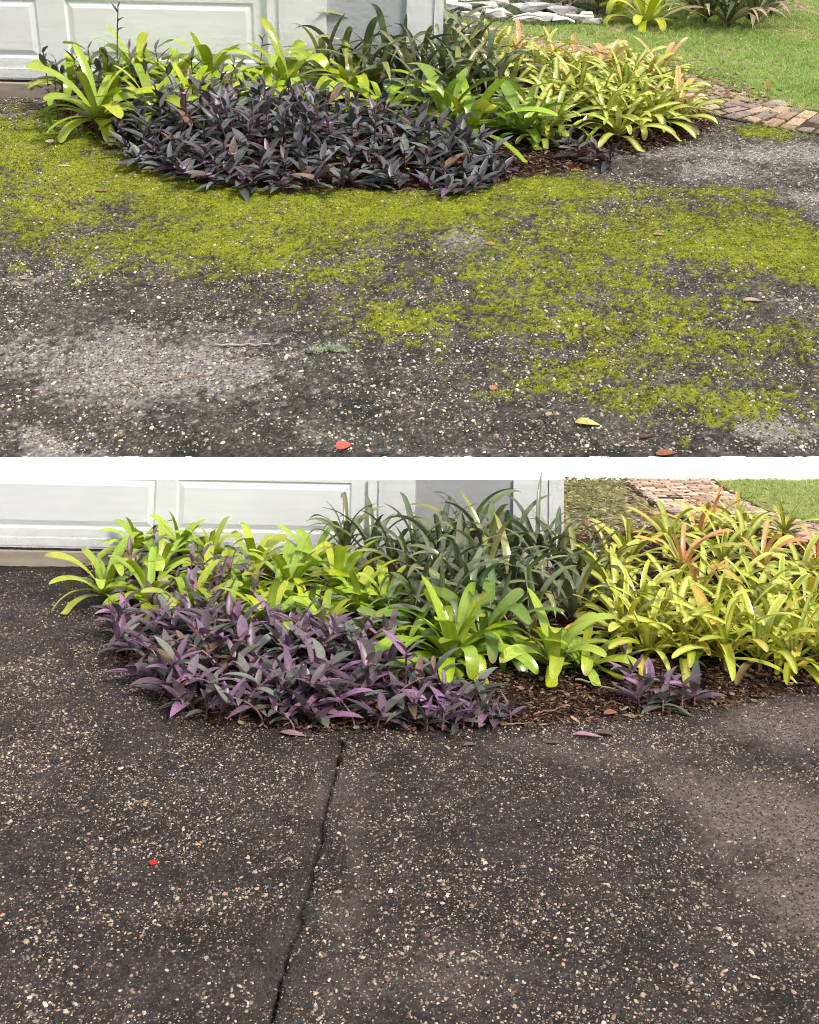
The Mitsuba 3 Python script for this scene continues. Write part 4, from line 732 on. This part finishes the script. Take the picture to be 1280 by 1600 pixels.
stick(UP, 'twig', 20, 161, 44, .003, -.2, (.28, .15, .09), 'reddish twig near the door sill on the far left')
key = thing('lichen_twig', 'twig covered in pale green lichen on the mossy driveway', 'twig')
p = UP.at(510, 547, .008); L = 62 / UP.scale(p); s = np.linspace(-.5, .5, 14); pts = p + np.stack([s * L, .012 * np.sin(s * 7), 0 * s], -1)
v, f = tube(pts, .0035, 6); put(key_for('stem', key), UP, v, f, 'small_item', uv=piece_uv(piece((.22, .12, .09)), np.full(len(v), .5), np.zeros(len(v))))
q = pts[rng.integers(2, 14, 90)] + rng.normal(0, .006, (90, 3)) * [1, 1, .5]
v, f, c = tufts(UP, q[:, 0], q[:, 1], np.maximum(q[:, 2], .004), np.full(90, .012), np.full(90, .006), 6, .003, np.tile((.50, .58, .42), (90, 1)), 1.)
put(tag(key_for('lichen', key), kind='stuff'), UP, v, f, 'moss_green', color=c)
lying(LOW, 'red_petal', 240, 1346, 13, 14, 1.2, (.62, .03, .03), 'small bright red petal on the clean driveway', 'petal')
lying(LOW, 'fallen_leaf', 918, 1150, 46, 13, -.25, (.42, .24, .30), 'pink fallen leaf on the clean driveway below the bed', curl=.3)
lying(LOW, 'fallen_leaf', 948, 1146, 28, 16, -.2, (.13, .085, .07), 'curled brown leaf just right of the pink fallen leaf', curl=.25)
lying(LOW, 'fallen_leaf', 735, 1163, 22, 14, .1, (.16, .13, .12), 'grey brown leaf at the driveway edge below the purple heart mat', curl=.2)
lying(LOW, 'fallen_leaf', 868, 1160, 28, 11, -.1, (.15, .12, .11), 'grey leaf on the clean driveway left of the pink leaf')
lying(LOW, 'fallen_leaf', 458, 1146, 44, 15, -.35, (.40, .22, .28), 'pink leaf lying at the front foot of the purple heart mat')
lying(LOW, 'fallen_leaf', 955, 1110, 24, 14, .3, (.30, .13, .10), 'reddish leaf on the mulch edge of the clean driveway bed', z=.02)
stick(LOW, 'twig', 858, 1110, 66, .003, .6, (.26, .14, .10), 'red brown twig on mulch left of the pink leaf', .04, .03)
stick(LOW, 'twig', 935, 1070, 80, .004, -.7, (.42, .42, .14), 'pale green stalk lying on mulch under the small lime bromeliad', .02, .06)
stick(LOW, 'pine_needle', 1136, 1104, 34, .0016, 1.3, (.40, .22, .08), 'orange pine needle at the driveway edge on the right', .08)
stick(LOW, 'twig', 810, 1130, 50, .0025, .4, (.30, .20, .14), 'thin twig at the mulch edge of the clean driveway', .04, .015)
TAB['t'] = mi.Float(np.array(ROWS, dtype=np.float32).ravel()); dr.eval(TAB['t'])
